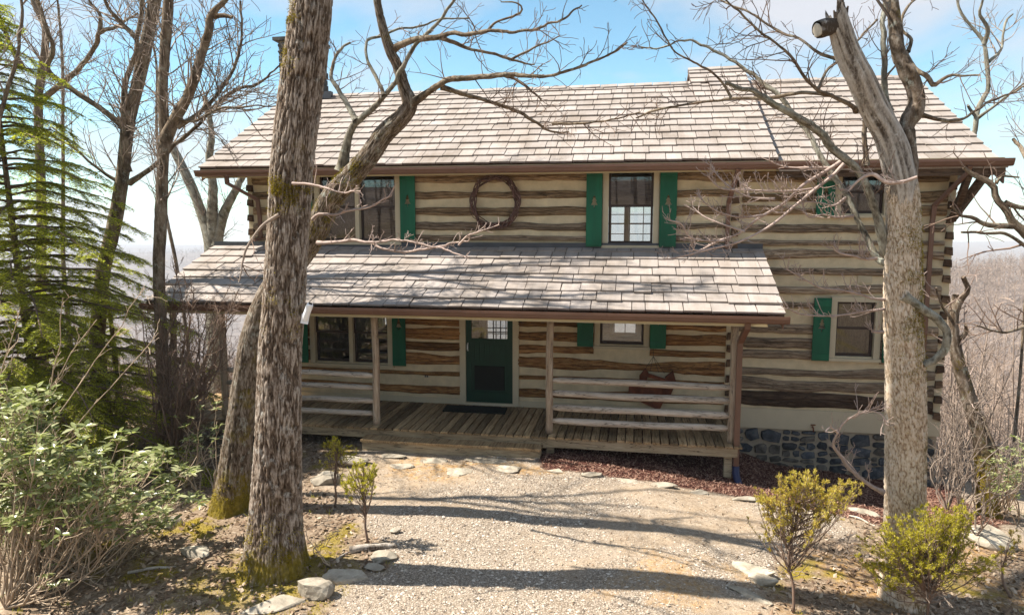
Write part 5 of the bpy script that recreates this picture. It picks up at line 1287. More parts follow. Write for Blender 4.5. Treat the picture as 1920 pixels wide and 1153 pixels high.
bg_tree('slender_tree', 'tall bare tree with wiry limbs against the sky at upper right', [(1738, 760), (1746, 600), (1765, 440), (1800, 320), (1826, 255), (1832, 210), (1845, 182), (1853, 165), (1850, 113), (1845, 82), (1833, 64), (1800, 20), (1790, -40)], [14, 14, 13, 12, 11, 11, 10, 10, 9, 8, 7, 6, 4], 2.5,
        [(z3([(1720, 220), (1740, 150), (1700, 70), (1720, 0)]), [7, 6, 5, 4], (2.5, 2.2)), (z3([(1745, 310), (1790, 270), (1815, 220), (1820, 120), (1860, 70)]), [5, 5, 4, 4, 3], (2.5, 2.9)), (z3([(1690, 600), (1650, 540), (1640, 520)]), [5, 5, 4], (2.5, 2.4)), (z3([(1690, 590), (1760, 540), (1850, 470), (1940, 400)]), [6, 5, 4, 3], (2.5, 1.6))], 208, 'limb_lichen', 'twig_grey', 4.0, 1.1, 4.5, 0.5)
for k, (x_, y_, lab) in enumerate([(1895, 6.0, 'slender bare tree at the right edge behind the wiry one')]):
    r0 = np.random.default_rng(330 + k); sw = 120 / (13 + y_)
    xs_ = x_ + np.cumsum(r0.normal(0, 13, 7))
    bg_tree('slender_tree', lab, list(zip(xs_, [700, 540, 400, 260, 130, 0, -110])), [sw, sw * .9, sw * .8, sw * .65, sw * .5, sw * .35, sw * .2], y_, [], 340 + k, twig='twig_grey', d1=5.0, L1=1.6, d2=5.5, L2=0.6)

# ------------------------------------------------------------------ evergreens and shrubs
def hemlock(base, height, spread, label, seed, nb=120):
    rg = np.random.default_rng(seed)
    t = thing('hemlock_tree', base, label, 'tree')
    Z = np.linspace(0, height, 60); P = np.column_stack([base[0] + 0.10 * np.sin(Z * 0.7) - 0.03 * Z, base[1] + 0.05 * np.cos(Z), base[2] + Z]); r = np.interp(Z, [0, height], [0.085, 0.012])
    V, F, a = bark_tube(P, r, 16, 0.008, 18, seed); mk('trunk', V, F, M['bark_far'], t, True, {'bark': a})
    axes, sides, NB, ND, NL = [], [], [], [], []
    for k in range(nb):
        f = ((k + rg.uniform(0, 1)) / nb) ** 1.12; z = height * (0.10 + 0.88 * f)
        i = int(z / height * 59); p = P[i]; az = k * 2.4 + rg.uniform(-.5, .5)
        L = spread * (1 - f) ** 0.75 * rg.uniform(0.62, 1.1) + 0.18
        n = 9; s = np.linspace(0, 1, n); h = np.array([math.cos(az), math.sin(az), 0])
        Q = p + h * (s * L)[:, None] + np.array([0, 0, 1]) * ((0.16 * s - 0.34 * s ** 2) * L)[:, None] + (np.stack([fbm(s * 3, k, q, seed, 2) for q in range(3)], -1) - .5) * 0.12
        rr = np.linspace(0.012 + 0.008 * L, 0.003, n); axes.append((Q, rr))
        side = np.cross(h, [0, 0, 1])
        m = int(19 + 26 * L)
        for q in range(m):
            u = rg.uniform(0.10, 1.0); w = u * (n - 1); j = min(int(w), n - 2); b0 = Q[j] + (Q[j + 1] - Q[j]) * (w - j); T = Q[j + 1] - Q[j]; T /= np.linalg.norm(T)
            d = T * rg.uniform(0.5, 0.9) + side * rg.choice([-1, 1]) * rg.uniform(.5, 1.0) + np.array([0, 0, rg.uniform(-.28, .08)]); d /= np.linalg.norm(d)
            l = (0.13 + 0.34 * L * (1 - u * .7) * 0.55) * rg.uniform(.6, 1.15)
            S = b0 + d * (np.linspace(0, 1, 5) * l)[:, None] + np.array([0, 0, -1]) * ((np.linspace(0, 1, 5) ** 2) * 0.22 * l)[:, None]
            sides.append((S, np.linspace(0.0035, 0.0015, 5)))
            c = int(l / 0.0085); v = np.linspace(0.05, 1, c)[:, None]
            bp = b0 + d * v * l - np.array([0, 0, 1]) * (v ** 2) * 0.22 * l
            sd = np.cross(d, [0, 0, 1]); sd /= np.linalg.norm(sd) + 1e-9
            sg = np.where(np.arange(c) % 2, 1, -1)[:, None]
            NB.append(bp); ND.append(d * 0.55 + sd * sg + rg.normal(size=(c, 3)) * 0.28); NL.append(np.full(c, 0.050) * rg.uniform(.7, 1.25, c))
    add_twigs(t, axes, M['twig_brown'], 'branches', 5); add_twigs(t, sides, M['twig_brown'], 'branchlets')
    V, F, rd = blades(np.concatenate(NB), np.concatenate(ND), np.concatenate(NL), 0.013, rg)
    o = mk('needles', V, [F], M['needle_hem'], t, False, {'rnd': rd}); tag(o, kind='stuff'); return t
hb = at(48, 560, -3.4); hb[2] = float(H(hb[0], hb[1])) - 0.05
hemlock(hb, 7.9, 3.1, 'green hemlock with drooping flat sprays at the left edge', 401, 175)
hb2 = at(205, 560, -1.2); hb2[2] = float(H(hb2[0], hb2[1])) - 0.05
hemlock(hb2, 3.8, 1.5, 'low young hemlock behind the rhododendron, right of the tall one', 402, 34)


def leaf_mesh(name, mat, asp=0.34):
    """drooping oval leaf along +x, unit length, midrib folded"""
    s = np.array([0.0, 0.2, 0.5, 0.8, 1.0]); w = np.array([0.04, 0.75, 1.0, 0.62, 0.0]) * asp / 2
    zc = -0.22 * s ** 2
    V = []
    for q in range(5): V += [[s[q], w[q], zc[q] + 0.25 * w[q]], [s[q], 0, zc[q]], [s[q], -w[q], zc[q] + 0.25 * w[q]]]
    F = [[3 * q + c, 3 * q + 3 + c, 3 * q + 4 + c, 3 * q + 1 + c] for q in range(4) for c in (0, 1)]
    return np.array(V), np.array(F)
LV, LF = leaf_mesh('leaf', None)
LEAF = mesh_np('leaf', LV, [LF], M['rhodo'], True)
def rhodo(name, label, bases, clusters, seed, size=(0.085, 0.135), nobj=300, sub=3, stem='stem_tan', per=(5, 9), extra_twigs=2.5, srad=0.013):
    rg = np.random.default_rng(seed)
    b0 = np.mean(bases, 0); t = thing(name, b0, label, 'shrub')
    stems, tips = [], []
    for c in clusters:
        b = bases[rg.integers(len(bases))]; d = c - b
        m1 = b + d * 0.35 + np.array([0, 0, -0.10]) * np.linalg.norm(d) + rg.normal(size=3) * 0.08; m2 = b + d * 0.72 + rg.normal(size=3) * 0.09
        Q = spline(np.array([b, m1, m2, c]), 12); Q[1:-1] += rg.normal(size=(10, 3)) * 0.012
        stems.append((Q, np.linspace(srad * rg.uniform(.6, 1.1), 0.0035, 12))); tips.append((c, Q[-1] - Q[-3]))
    sh = grow(stems, rg, sub, 0.34, (25, 55), 0.3, 0.4, 0.006, t0=0.55, N=6)
    for P, r in sh: tips.append((P[-1], P[-1] - P[-2]))
    bare = grow(stems, rg, extra_twigs, 0.36, (30, 65), 0.15, 0.5, 0.005, t0=0.2, N=6)
    add_twigs(t, stems, M[stem], 'stems', 5); add_twigs(t, sh + bare, M[stem], 'twigs', 3)
    L = []
    for p, T in tips:
        T = T / (np.linalg.norm(T) + 1e-9); n = rg.integers(*per); ph = rg.uniform(0, 6.28)
        for q in range(n):
            az = ph + q * 2.4; h = np.array([math.cos(az), math.sin(az), 0]); d = h + T * 0.35 + np.array([0, 0, rg.uniform(-.40, .50)]); d /= np.linalg.norm(d)
            L.append((p + rg.normal(size=3) * 0.008, d, rg.uniform(*size), rg.uniform(-.5, .5)))
    L.sort(key=lambda e: np.linalg.norm(e[0] - CAMP))
    MV, MF, MA, n = [], [], [], 0
    for q, (p, d, s, roll) in enumerate(L):
        x = d; y = np.cross([0, 0, 1], x); y /= np.linalg.norm(y) + 1e-9; z = np.cross(x, y); y2 = y * math.cos(roll) + z * math.sin(roll); z2_ = np.cross(x, y2)
        Rm = np.column_stack([x, y2, z2_])
        if q < nobj:
            o = link('leaf', LEAF, t); o.matrix_local = Matrix.Translation(Vector(p - b0)) @ Matrix((Rm * s).tolist()).to_4x4()
        else:
            MV.append(p + (LV * s) @ Rm.T); MF.append(LF + n); n += len(LV); MA.append(np.full(len(LV), rg.uniform(0, 1)))
    if MV:
        o = mk('leaf', np.concatenate(MV), [np.concatenate(MF)], M['rhodo'], t, True, {'rnd': np.concatenate(MA)}); tag(o, kind='stuff')
    return t
def px_cloud(poly, n, Yr, rg):
    poly = np.array(poly, float); lo, hi = poly.min(0), poly.max(0); out = []
    while len(out) < n:
        p = rg.uniform(lo, hi); ins = False
        for i in range(len(poly)):
            a, b = poly[i], poly[(i + 1) % len(poly)]
            if (a[1] > p[1]) != (b[1] > p[1]) and p[0] < (b[0] - a[0]) * (p[1] - a[1]) / (b[1] - a[1]) + a[0]: ins = not ins
        if ins: out.append(at(p[0], p[1], rg.uniform(*Yr)))
    return out
rg = np.random.default_rng(411)
B1 = [gpt(x, y) for x, y in ((20, 1090), (60, 1110), (-60, 1060), (110, 1075), (10, 1140), (160, 1085))]
C1 = px_cloud([(-60, 700), (70, 705), (120, 770), (150, 810), (215, 820), (270, 830), (330, 850), (390, 880), (425, 905), (435, 935), (380, 945), (300, 950), (200, 960), (120, 990), (-60, 1010)], 150, (-7.3, -5.2), rg)
rhodo('rhododendron_shrub', 'large rhododendron with glossy leaves and tangled tan stems at lower left', B1, C1, 412, nobj=300, sub=2.6, extra_twigs=5)
rg = np.random.default_rng(413)
B2 = [gpt(x, y) for x, y in ((370, 925), (400, 935), (345, 915))]
rhodo('laurel_shrub', 'small leafy laurel between the rhododendron and the leaning tree', B2, px_cloud([(330, 770), (400, 760), (450, 790), (440, 850), (360, 870), (310, 840)], 22, (-4.2, -2.8), rg), 414, (0.06, 0.10), 150, 1.5)
B3 = [gpt(x, y) for x, y in ((1880, 960), (1905, 965), (1860, 955))]
rhodo('laurel_shrub', 'leafy laurel at the right edge behind the golden sapling', B3, px_cloud([(1845, 850), (1900, 820), (1935, 850), (1935, 930), (1850, 925)], 20, (-3.6, -1.6), rg), 415, (0.05, 0.085), 130, 1.5)
B4 = [gpt(x, y) for x, y in ((60, 1128), (95, 1120))]
rhodo('laurel_shrub', 'low leafy sprout under the stems of the large rhododendron', B4, px_cloud([(50, 1080), (110, 1060), (130, 1090), (110, 1110), (60, 1110)], 6, (-7.3, -6.9), rg), 416, (0.06, 0.09), 60, 0.5)
B5 = [gpt(x, y) for x, y in ((130, 870), (230, 860), (60, 880))]
rhodo('laurel_shrub', 'shaded leafy undergrowth shrub below the young hemlock', B5, px_cloud([(60, 700), (250, 700), (320, 780), (280, 850), (90, 860)], 34, (-3.4, -1.0), rg), 417, (0.06, 0.10), 200, 1.5)

def bare_shrub(name, label, bases, tips, seed, mat, d1=6, L1=0.45, d2=6, L2=0.2, srad=0.014, group=None):
    rg = np.random.default_rng(seed); t = thing(name, np.mean(bases, 0), label, 'shrub', group); st = []
    for c in tips:
        b = bases[rg.integers(len(bases))]; d = c - b
        Q = spline(np.array([b, b + d * .3 + rg.normal(size=3) * .10, b + d * .65 + rg.normal(size=3) * .14, c]), 14); Q[1:] += rg.normal(size=(13, 3)) * 0.014
        st.append((Q, np.linspace(srad * rg.uniform(.6, 1.2), 0.004, 14)))
    g1 = grow(st, rg, d1, L1, (25, 65), 0.2, 0.6, 0.007, t0=0.25); g2 = grow(g1, rg, d2, L2, (30, 70), 0.15, 0.6, 0.0035)
    add_twigs(t, st, M[mat], 'stems', 6); add_twigs(t, g1 + g2, M[mat], 'twigs'); return t
rg = np.random.default_rng(421)
bare_shrub('twiggy_shrub', 'tall crooked brown twiggy shrub in front of the left porch end', [gpt(316, 880), gpt(330, 885)], px_cloud([(250, 560), (330, 480), (420, 500), (480, 560), (470, 660), (250, 690)], 32, (-3.9, -2.7), rg), 422, 'twig_brown', 9, .55, 7, .25, 0.022)
bare_shrub('twiggy_shrub', 'tan bare twigs arching left across the hemlock base', [gpt(0, 1010), gpt(-30, 1000)], [at(x, y, -6.3) for x, y in ((270, 545), (180, 600), (120, 560), (40, 575), (300, 620))], 423, 'stem_tan', 3, .4, 4, .18, 0.012)
bare_shrub('twiggy_shrub', 'thin bare sprout rising beside the oak foot', [gpt(618, 1060)], [at(x, y, ya + .2) for x, y in ((612, 985), (625, 975), (635, 1000))], 424, 'stem_tan', 4, .15, 4, .08, 0.006)
bare_shrub('twiggy_shrub', 'small bare twiggy seedling between the two golden saplings', [gpt(1585, 1045)], px_cloud([(1560, 985), (1610, 980), (1620, 1020), (1555, 1020)], 5, (-4.5, -4.2), rg), 425, 'twig_grey', 6, .16, 6, .08, 0.006)
bare_shrub('twiggy_shrub', 'pale forked bare shrub beside the laurel at the right edge', [gpt(1815, 1010), gpt(1830, 1015)], px_cloud([(1760, 800), (1900, 780), (1930, 900), (1840, 930)], 11, (-4.6, -3.4), rg), 426, 'twig_grey', 4, .35, 5, .15, 0.012)
bare_shrub('twiggy_shrub', 'tangled pale bare shrub just right of the pale barked trunk', [gpt(1775, 955), gpt(1800, 960)], px_cloud([(1755, 640), (1830, 600), (1900, 700), (1880, 850), (1765, 860)], 16, (-2.8, -1.0), rg), 427, 'twig_grey', 5, .5, 5, .2, 0.012)

def sapling(name, label, base, clumps, seed, mat, nl=(0.020, 0.040), n_t=25, dead=6):
    """young conifer: crooked stem, branchlets ending in needle tufts; clumps = (px, py, rx, ry, count)"""
    rg = np.random.default_rng(seed); t = thing(name, base, label, 'shrub'); st, tips = [], []
    top = None
    for (px_, py_, rx, ry, cnt) in clumps:
        for _ in range(cnt):
            a, q = rg.uniform(0, 6.28), math.sqrt(rg.uniform(0, 1)); w = 1.0 / pxm(base)
            c = at(px_ + math.cos(a) * q * rx, py_ + math.sin(a) * q * ry, base[1] + rg.normal() * rx * w * 0.5); tips.append(c)
    cen = np.mean(tips, 0); fork = base + (cen - base) * 0.45 + rg.normal(size=3) * 0.03
    trunk = spline(np.array([base, base + (fork - base) * .5 + rg.normal(size=3) * .02, fork, cen]), 18)
    V, F = tube(trunk, np.linspace(0.017, 0.006, 18), 7, True, 0.15, seed); mk('trunk', V, F, M['twig_brown'], t, True)
    for c in tips:
        i = rg.integers(6, 17); b = trunk[i]; d = c - b
        st.append((spline(np.array([b, b + d * .5 + np.array([0, 0, -.15]) * np.linalg.norm(d) + rg.normal(size=3) * .02, c]), 7), np.linspace(0.005, 0.002, 7)))
    g = grow(st, rg, 9, 0.10, (25, 60), 0.25, 0.4, 0.003, t0=0.45, N=4)
    dd = grow([(trunk[3:], np.full(15, .012))], rg, dead / 0.6, 0.32, (50, 90), 0.1, 0.5, 0.005, t0=0.1); dd += grow(dd, rg, 12, 0.14, (30, 70), 0.1, 0.5, 0.003)
    add_twigs(t, st, M['twig_brown'], 'branches', 4); add_twigs(t, g + dd, M['twig_grey'], 'twigs')
    NB, ND = [], []
    for P, r in st + g:
        k0 = 1 if len(P) == 4 else 4
        for q in range(n_t):
            u = rg.uniform(0, 1) ** 0.6 * (len(P) - 1 - k0) + k0; j = min(int(u), len(P) - 2); b = P[j] + (P[j + 1] - P[j]) * (u - j); T = P[j + 1] - P[j]; T = T / np.linalg.norm(T)
            NB.append(b); ND.append(T * 0.7 + rg.normal(size=3) * 0.6 + np.array([0, 0, .35]))
    V, F, rd = blades(np.array(NB), np.array(ND), rg.uniform(*nl, len(NB)), 0.0062, rg)
    o = mk('needles', V, [F], M[mat], t, False, {'rnd': rd}); tag(o, kind='stuff'); return t
sapling('conifer_sapling', 'small green tufted conifer sapling nearer the porch step', gpt(628, 950), [(625, 832, 18, 14, 16), (652, 848, 18, 12, 10), (612, 870, 20, 10, 2)], 431, 'needle_pine', dead=8)
sapling('conifer_sapling', 'green tufted sapling with bare lower stem beside the fallen wood', gpt(690, 1018), [(682, 880, 30, 20, 26), (652, 905, 18, 18, 10), (705, 890, 15, 18, 9)], 432, 'needle_pine', dead=6)
sapling('conifer_sapling', 'golden conifer sapling on a slim trunk at lower right', gpt(1488, 1148), [(1500, 900, 50, 18, 34), (1578, 916, 45, 16, 32), (1440, 932, 42, 16, 24), (1520, 940, 85, 18, 26), (1480, 985, 80, 30, 14)], 433, 'needle_gold', dead=26)
sapling('conifer_sapling', 'bushy yellow green conifer at the foot of the pale barked tree', gpt(1740, 1190), [(1755, 968, 55, 28, 44), (1685, 995, 45, 28, 34), (1800, 965, 38, 24, 28), (1638, 1035, 40, 35, 24), (1740, 1035, 75, 40, 44), (1690, 1085, 60, 35, 18), (1800, 1040, 40, 40, 16), (1850, 1060, 30, 25, 10)], 434, 'needle_pine', dead=40)
sapling('conifer_sapling', 'small yellow green conifer cut by the lower right edge', gpt(1895, 1120), [(1880, 1040, 25, 20, 8), (1905, 1000, 15, 20, 5)], 435, 'needle_gold', dead=6)

# ------------------------------------------------------------------ stones and fallen wood
def rock(seed, flat=0.5, n=2):
    bm = bmesh.new(); bmesh.ops.create_icosphere(bm, subdivisions=n, radius=0.5)
    V = np.array([v.co for v in bm.verts]); F = np.array([[v.index for v in f.verts] for f in bm.faces]); bm.free()
    r2 = np.random.default_rng(seed)
    for _ in range(13):
        d = r2.normal(size=3); d /= np.linalg.norm(d); c = r2.uniform(0.22, 0.40); pr = V @ d; V = V - d[None] * np.maximum(pr - c, 0)[:, None]
    V = V * (1 + 0.22 * (fbm(V[:, 0] * 7 + seed, V[:, 1] * 4, V[:, 2] * 4, seed, 3) - .5))[:, None]
    V[:, 2] *= flat; return V, F
def stone_thing(name, label, px, py, w, d, h, seed, rot=0.0, cat='stone', group=None, sink=0.4, world=None, mat='field'):
    p = gpt(px, py) if world is None else np.array([world[0], world[1], float(H(*world))]); V, F = rock(seed, 1.0, 3 if w > 0.3 else 2)
    V = V * np.array([w, d, h]) * 1.2; c, s = math.cos(rot), math.sin(rot); V = np.column_stack([V[:, 0] * c - V[:, 1] * s, V[:, 0] * s + V[:, 1] * c, V[:, 2]])
    V = V + p + np.array([0, 0, h * (0.5 - sink)])
    return tag(mk(name, V, [F], M[mat], None, False), label, cat, group)
stone_thing('fieldstone', 'pale angular fieldstone at the right foot of the oak trunk', 588, 1112, 0.42, 0.34, 0.26, 1, 0.3, sink=.3)
stone_thing('fieldstone', 'long low slab of rock in front of the angular fieldstone', 520, 1135, 0.7, 0.3, 0.12, 2, 0.5, sink=.5)
stone_thing('fieldstone', 'flat brownish rock at the start of the oak shadow', 655, 1082, 0.5, 0.28, 0.13, 3, 0.1)
stone_thing('fieldstone', 'grey wedge of rock beside the fallen wood', 715, 1048, 0.34, 0.24, 0.14, 4, 0.2)
stone_thing('fieldstone', 'flat pale rock just below the grey wedge', 700, 1065, 0.30, 0.2, 0.07, 5, 0.0)
stone_thing('fieldstone', 'small loose stone lying on the grit near the second sapling', 742, 998, 0.14, 0.11, 0.08, 6, 0.0, sink=.1)
stone_thing('fieldstone', 'rounded pale boulder at the porch corner behind the sapling', 605, 905, 0.45, 0.35, 0.26, 7, 0.4)
stone_thing('fieldstone', 'lichened boulder by the left end of the step', 660, 868, 0.5, 0.35, 0.2, 8, 0.3)
stone_thing('fieldstone', 'pale stone half hidden under rhododendron stems', 318, 985, 0.30, 0.22, 0.18, 9, 0.2)
stone_thing('fieldstone', 'broad lichened stone in the litter left of the oak', 365, 1040, 0.40, 0.26, 0.14, 10, 0.0)
stone_thing('fieldstone', 'layered flat ledge stone at the right edge of the drive', 1410, 1068, 0.55, 0.34, 0.14, 11, -0.5)
stone_thing('fieldstone', 'brown block of stone below the layered ledge', 1432, 1092, 0.32, 0.22, 0.16, 12, -0.4)
stone_thing('fieldstone', 'long ledge stone sloping into the shadow at lower right', 1400, 1112, 0.5, 0.2, 0.10, 13, -0.6, sink=.5)
stone_thing('fieldstone', 'big weathered boulder behind the bushy conifer at the right edge', 1855, 1015, 0.6, 0.5, 0.36, 14, 0.2)
stone_thing('fieldstone', 'mossy slab at the end of the mulch by the pale barked tree', 1620, 962, 0.55, 0.3, 0.12, 15, -0.2)
for k, (x_, y_, w_) in enumerate([(765, 862, .5), (845, 866, .5), (935, 862, .6), (800, 880, .45), (890, 884, .4), (1000, 872, .4)]):
    o_ = ['first', 'second', 'third', 'fourth', 'fifth', 'sixth'][k]
    wx, wy = [(-3.9, -2.35), (-3.2, -2.40), (-2.3, -2.32), (-3.55, -2.75), (-2.65, -2.85), (-1.85, -2.6)][k]
    stone_thing('flagstone', f'{["leftmost", "second", "rightmost"][k % 3]} flat pale flagstone in the row {"against the step" if k < 3 else "just in front of that by the step"}', x_, y_, w_, 0.32, 0.06, 20 + k, 0.05 * k, 'flagstone', 'flagstones before the porch step', 0.35, (wx, wy))
e_lab = ['first', 'second', 'third', 'fourth', 'fifth', 'sixth', 'seventh']
for k, (wx, wy, w_) in enumerate([(-1.15, -2.62, .34), (-0.55, -2.72, .4), (-0.05, -2.74, .36), (0.45, -2.82, .42), (1.0, -2.86, .4), (1.6, -2.92, .45), (2.2, -2.98, .45)]):
    stone_thing('edging_stone', f'flat edging stone between mulch and gravel, {e_lab[k]} from the step', 0, 0, w_, 0.16, 0.08, 40 + k, -0.1 + 0.05 * k, 'stone', 'edging stones along the mulch', 0.4, (wx, wy))
def stick(label, a, b, r, seed, mat='bark_far', name='fallen_branch'):
    p, q = gpt(*a), gpt(*b); p[2] += r * .6; q[2] += r * .6; n = 16; P = p + (q - p) * np.linspace(0, 1, n)[:, None]
    P[:, 2] = H(P[:, 0], P[:, 1]) + r * 0.7 + 0.012 * np.sin(np.linspace(0, 5, n)); rr = np.linspace(r, r * .7, n)
    V, F, a_ = bark_tube(P, rr, 10, r * .2, 20, seed); return tag(mk(name, V, F, M[mat], None, True, {'bark': a_}), label, 'branch')
stick('rotting grey log piece lying below the green tufted sapling', (655, 1035), (745, 1025), 0.045, 1, 'dead', 'fallen_log')
stick('thin pale stick leaning toward the rotting log', (630, 1052), (665, 1028), 0.012, 2, 'dead')
stick('pale pole lying on the ground beside the pale barked tree', (1592, 968), (1640, 985), 0.015, 3, 'cut')
stick('crooked grey branch on the litter at lower left', (240, 1075), (330, 1062), 0.018, 4, 'dead')

# ------------------------------------------------------------------ loose ground cover
def scatter(n, x0, x1, y0, y1, rg):
    return rg.uniform(x0, x1, n), rg.uniform(y0, y1, n)
def pebbles():
    rg = np.random.default_rng(501); x, y = scatter(170000, -4.6, 4.6, -8.6, -1.9, rg)
    mu, li, og, gr, mo = zones(x, y)
    w = (0.16 + 0.44 * gr) * (1 - li * 0.85) * (1 - mu) * (1 - mo); near = np.clip((-y - 1.5) / 4, 0.5, 1.0)
    k = rg.uniform(0, 1, len(x)) < w * 0.85; x, y, gr = x[k], y[k], gr[k]; n = len(x)
    s = rg.lognormal(math.log(0.0068), 0.42, n) * (0.8 + 0.6 * gr); s = np.clip(s, 0.004, 0.035)
    O = np.array([[1, 0, 0], [0, 1, 0], [-1, 0, 0], [0, -1, 0], [0, 0, 0.5], [0, 0, -.5]], float)
    V = O[None] * s[:, None, None] * rg.uniform(0.6, 1.3, (n, 6, 1)); a = rg.uniform(0, 6.28, n); c, si = np.cos(a), np.sin(a)
    V = np.stack([V[..., 0] * c[:, None] - V[..., 1] * si[:, None], V[..., 0] * si[:, None] + V[..., 1] * c[:, None], V[..., 2]], -1)
    V += np.stack([x, y, H(x, y) + s * 0.2], -1)[:, None]
    F = np.array([[0, 1, 4], [1, 2, 4], [2, 3, 4], [3, 0, 4]])
    F = (np.arange(n)[:, None, None] * 6 + F[None]).reshape(-1, 3)
    o = mk('gravel', V.reshape(-1, 3), [F], M['gravel'], None, False, {'rnd': np.repeat(rg.uniform(0, 1, n), 6)}); tag(o, 'loose pale gravel scattered over the drive', 'gravel', kind='stuff')
pebbles()
def flakes(name, label, cat, n, box, weight, size, asp, mat, seed, lift=0.012, tilt=0.45):
    rg = np.random.default_rng(seed); x, y = scatter(n, *box, rg)
    k = rg.uniform(0, 1, n) < weight(x, y); x, y = x[k], y[k]; n = len(x)
    s = rg.uniform(*size, n); a = rg.uniform(0, 6.28, n); u = np.stack([np.cos(a), np.sin(a), rg.normal(0, tilt, n)], -1); v = np.stack([-np.sin(a), np.cos(a), rg.normal(0, tilt, n)], -1)
    c = np.stack([x, y, H(x, y) + lift * rg.uniform(.5, 1.6, n)], -1); b = rg.uniform(0.0, 0.35, n)[:, None] * np.array([0, 0, 1.0])
    S = s[:, None]; V = np.stack([c - u * S, c - v * S * asp - b * S * .3, c + u * S + b * S, c + v * S * asp - b * S * .3], 1).reshape(-1, 3)
    F1 = np.arange(n)[:, None] * 4 + np.array([[0, 1, 2]]); F2 = np.arange(n)[:, None] * 4 + np.array([[0, 2, 3]])
    o = mk(name, V, [np.concatenate([F1, F2])], M[mat], None, False, {'rnd': np.repeat(rg.uniform(0, 1, n), 4)}); return tag(o, label, cat, kind='stuff')
flakes('leaf_litter', 'dry brown leaf litter under the trees', 'leaf litter', 42000, (-10, 7, -8.8, -0.5), lambda x, y: (lambda q: q[1] * (1 - 0.7 * q[4]))(zones(x, y)), (0.014, 0.042), 0.55, 'litter', 511)
flakes('mulch', 'dark red bark mulch along the porch and right wing', 'mulch', 30000, (-1.5, 5.6, -3.3, -0.02), lambda x, y: zones(x, y)[0], (0.012, 0.034), 0.3, 'chip', 512)
flakes('stray_leaves', 'a few stray dry leaves and needles on the grit', 'leaf litter', 9000, (-3.8, 4.2, -8.6, -2.3), lambda x, y: 0.30 * (1 - zones(x, y)[0]), (0.008, 0.024), 0.4, 'litter', 513)
flakes('moss', 'yellow green moss cushions round the oak foot', 'moss', 60000, (-6.5, -2.6, -7.4, -5.0), lambda x, y: zones(x, y)[4] ** 1.5 * 0.8, (0.004, 0.009), 0.6, 'moss_tuft', 514, 0.008, 0.6)
def grass():
    rg = np.random.default_rng(515); x, y = scatter(700, -7, 5, -8, -3, rg); li = zones(x, y)[1]; k = rg.uniform(0, 1, 700) < li * 0.16; x, y = x[k], y[k]
    B, D = [], []
    for a, b in zip(x, y):
        for _ in range(12): B.append([a + rg.normal() * .02, b + rg.normal() * .02, float(H(a, b))]); D.append([rg.normal() * .5, rg.normal() * .5, 1])
    V, F, rd = blades(np.array(B), np.array(D), rg.uniform(.04, .10, len(B)), 0.004, rg)
    tag(mk('grass', V, [F], M['needle_pine'], None, False, {'rnd': rd}), 'sparse thin grass tufts in the leaf litter', 'grass', kind='stuff')
grass()

# ------------------------------------------------------------------ the woods beyond
def woods(name, label, spots, seed, hs, mat, nb=26, wid=0.05):
    rg = np.random.default_rng(seed); V, F3, n = [], [], 0
    x, y = spots; z = H(x, y) - 0.3; m = len(x); h = rg.uniform(*hs, m)
    lean = rg.normal(0, 0.05, (m, 2)); dist = np.hypot(x - CAMP[0], y - CAMP[1])
    r0 = h * 0.010
    top = np.stack([x + lean[:, 0] * h, y + lean[:, 1] * h, z + h], -1); bot = np.stack([x, y, z], -1)
    for q in range(3):
        a = q * 2.09; c = np.array([math.cos(a), math.sin(a), 0])
        V.append(bot + c * r0[:, None])
    V = [np.stack(V + [top], 1).reshape(-1, 3)]; F3 = [(np.arange(m)[:, None, None] * 4 + np.array([[0, 1, 3], [1, 2, 3], [2, 0, 3]])[None]).reshape(-1, 3)]; n = 4 * m
    u = rg.uniform(0.25, 0.98, (m, nb)); az = rg.uniform(0, 6.28, (m, nb)); el = rg.uniform(0.35, 1.2, (m, nb)); L = h[:, None] * (1.1 - u) * rg.uniform(0.22, 0.62, (m, nb))
    p0 = bot[:, None] + (top - bot)[:, None] * u[..., None]; d = np.stack([np.cos(az) * np.cos(el), np.sin(az) * np.cos(el), np.sin(el)], -1)
    s = rg.normal(size=(m, nb, 3)); s /= np.linalg.norm(s, axis=2, keepdims=True); w = np.minimum(wid, 0.012 + dist * 0.00022)[:, None, None] * rg.uniform(.5, 1.3, (m, nb, 1))
    V.append(np.stack([p0 - s * w, p0 + s * w, p0 + d * L[..., None]], 2).reshape(-1, 3)); k = m * nb; F3.append(n + np.arange(k)[:, None] * 3 + np.arange(3)[None]); n += 3 * k
    # second order
    u2 = rg.uniform(0.3, 0.95, (m, nb, 3)); p1 = p0[:, :, None] + d[:, :, None] * (L[..., None] * u2)[..., None]; d2 = d[:, :, None] + rg.normal(size=(m, nb, 3, 3)) * 0.6; L2 = L[..., None, None] * rg.uniform(.2, .5, (m, nb, 3, 1))
    s2 = rg.normal(size=(m, nb, 3, 3)) * w[:, :, None] * 0.45
    V.append(np.stack([p1 - s2, p1 + s2, p1 + d2 * L2], 3).reshape(-1, 3)); k = m * nb * 3; F3.append(n + np.arange(k)[:, None] * 3 + np.arange(3)[None])
    tot = m * (1 + nb * 4) ; rd = np.zeros(len(np.concatenate(V)))
    o = mk(name, np.concatenate(V), [np.concatenate(F3)], M[mat], None, False); return tag(o, label, 'woods', kind='stuff')
def polar(n, r0, r1, p0, p1, rg):
    r = np.sqrt(rg.uniform(0, 1, n)) * (r1 - r0) + r0; p = np.radians(rg.uniform(p0, p1, n)); return r * np.sin(p), r * np.cos(p) - 6.0
M['wood_far'] = simple('grey pink winter twigs', (0.30, 0.225, 0.175), 0.9, 0.3, 0.15, 0, rv=0)
M['wood_mid'] = simple('brown winter twigs', (0.20, 0.15, 0.12), 0.9, 0.3, 0.3, 0, rv=0)
rg = np.random.default_rng(601)
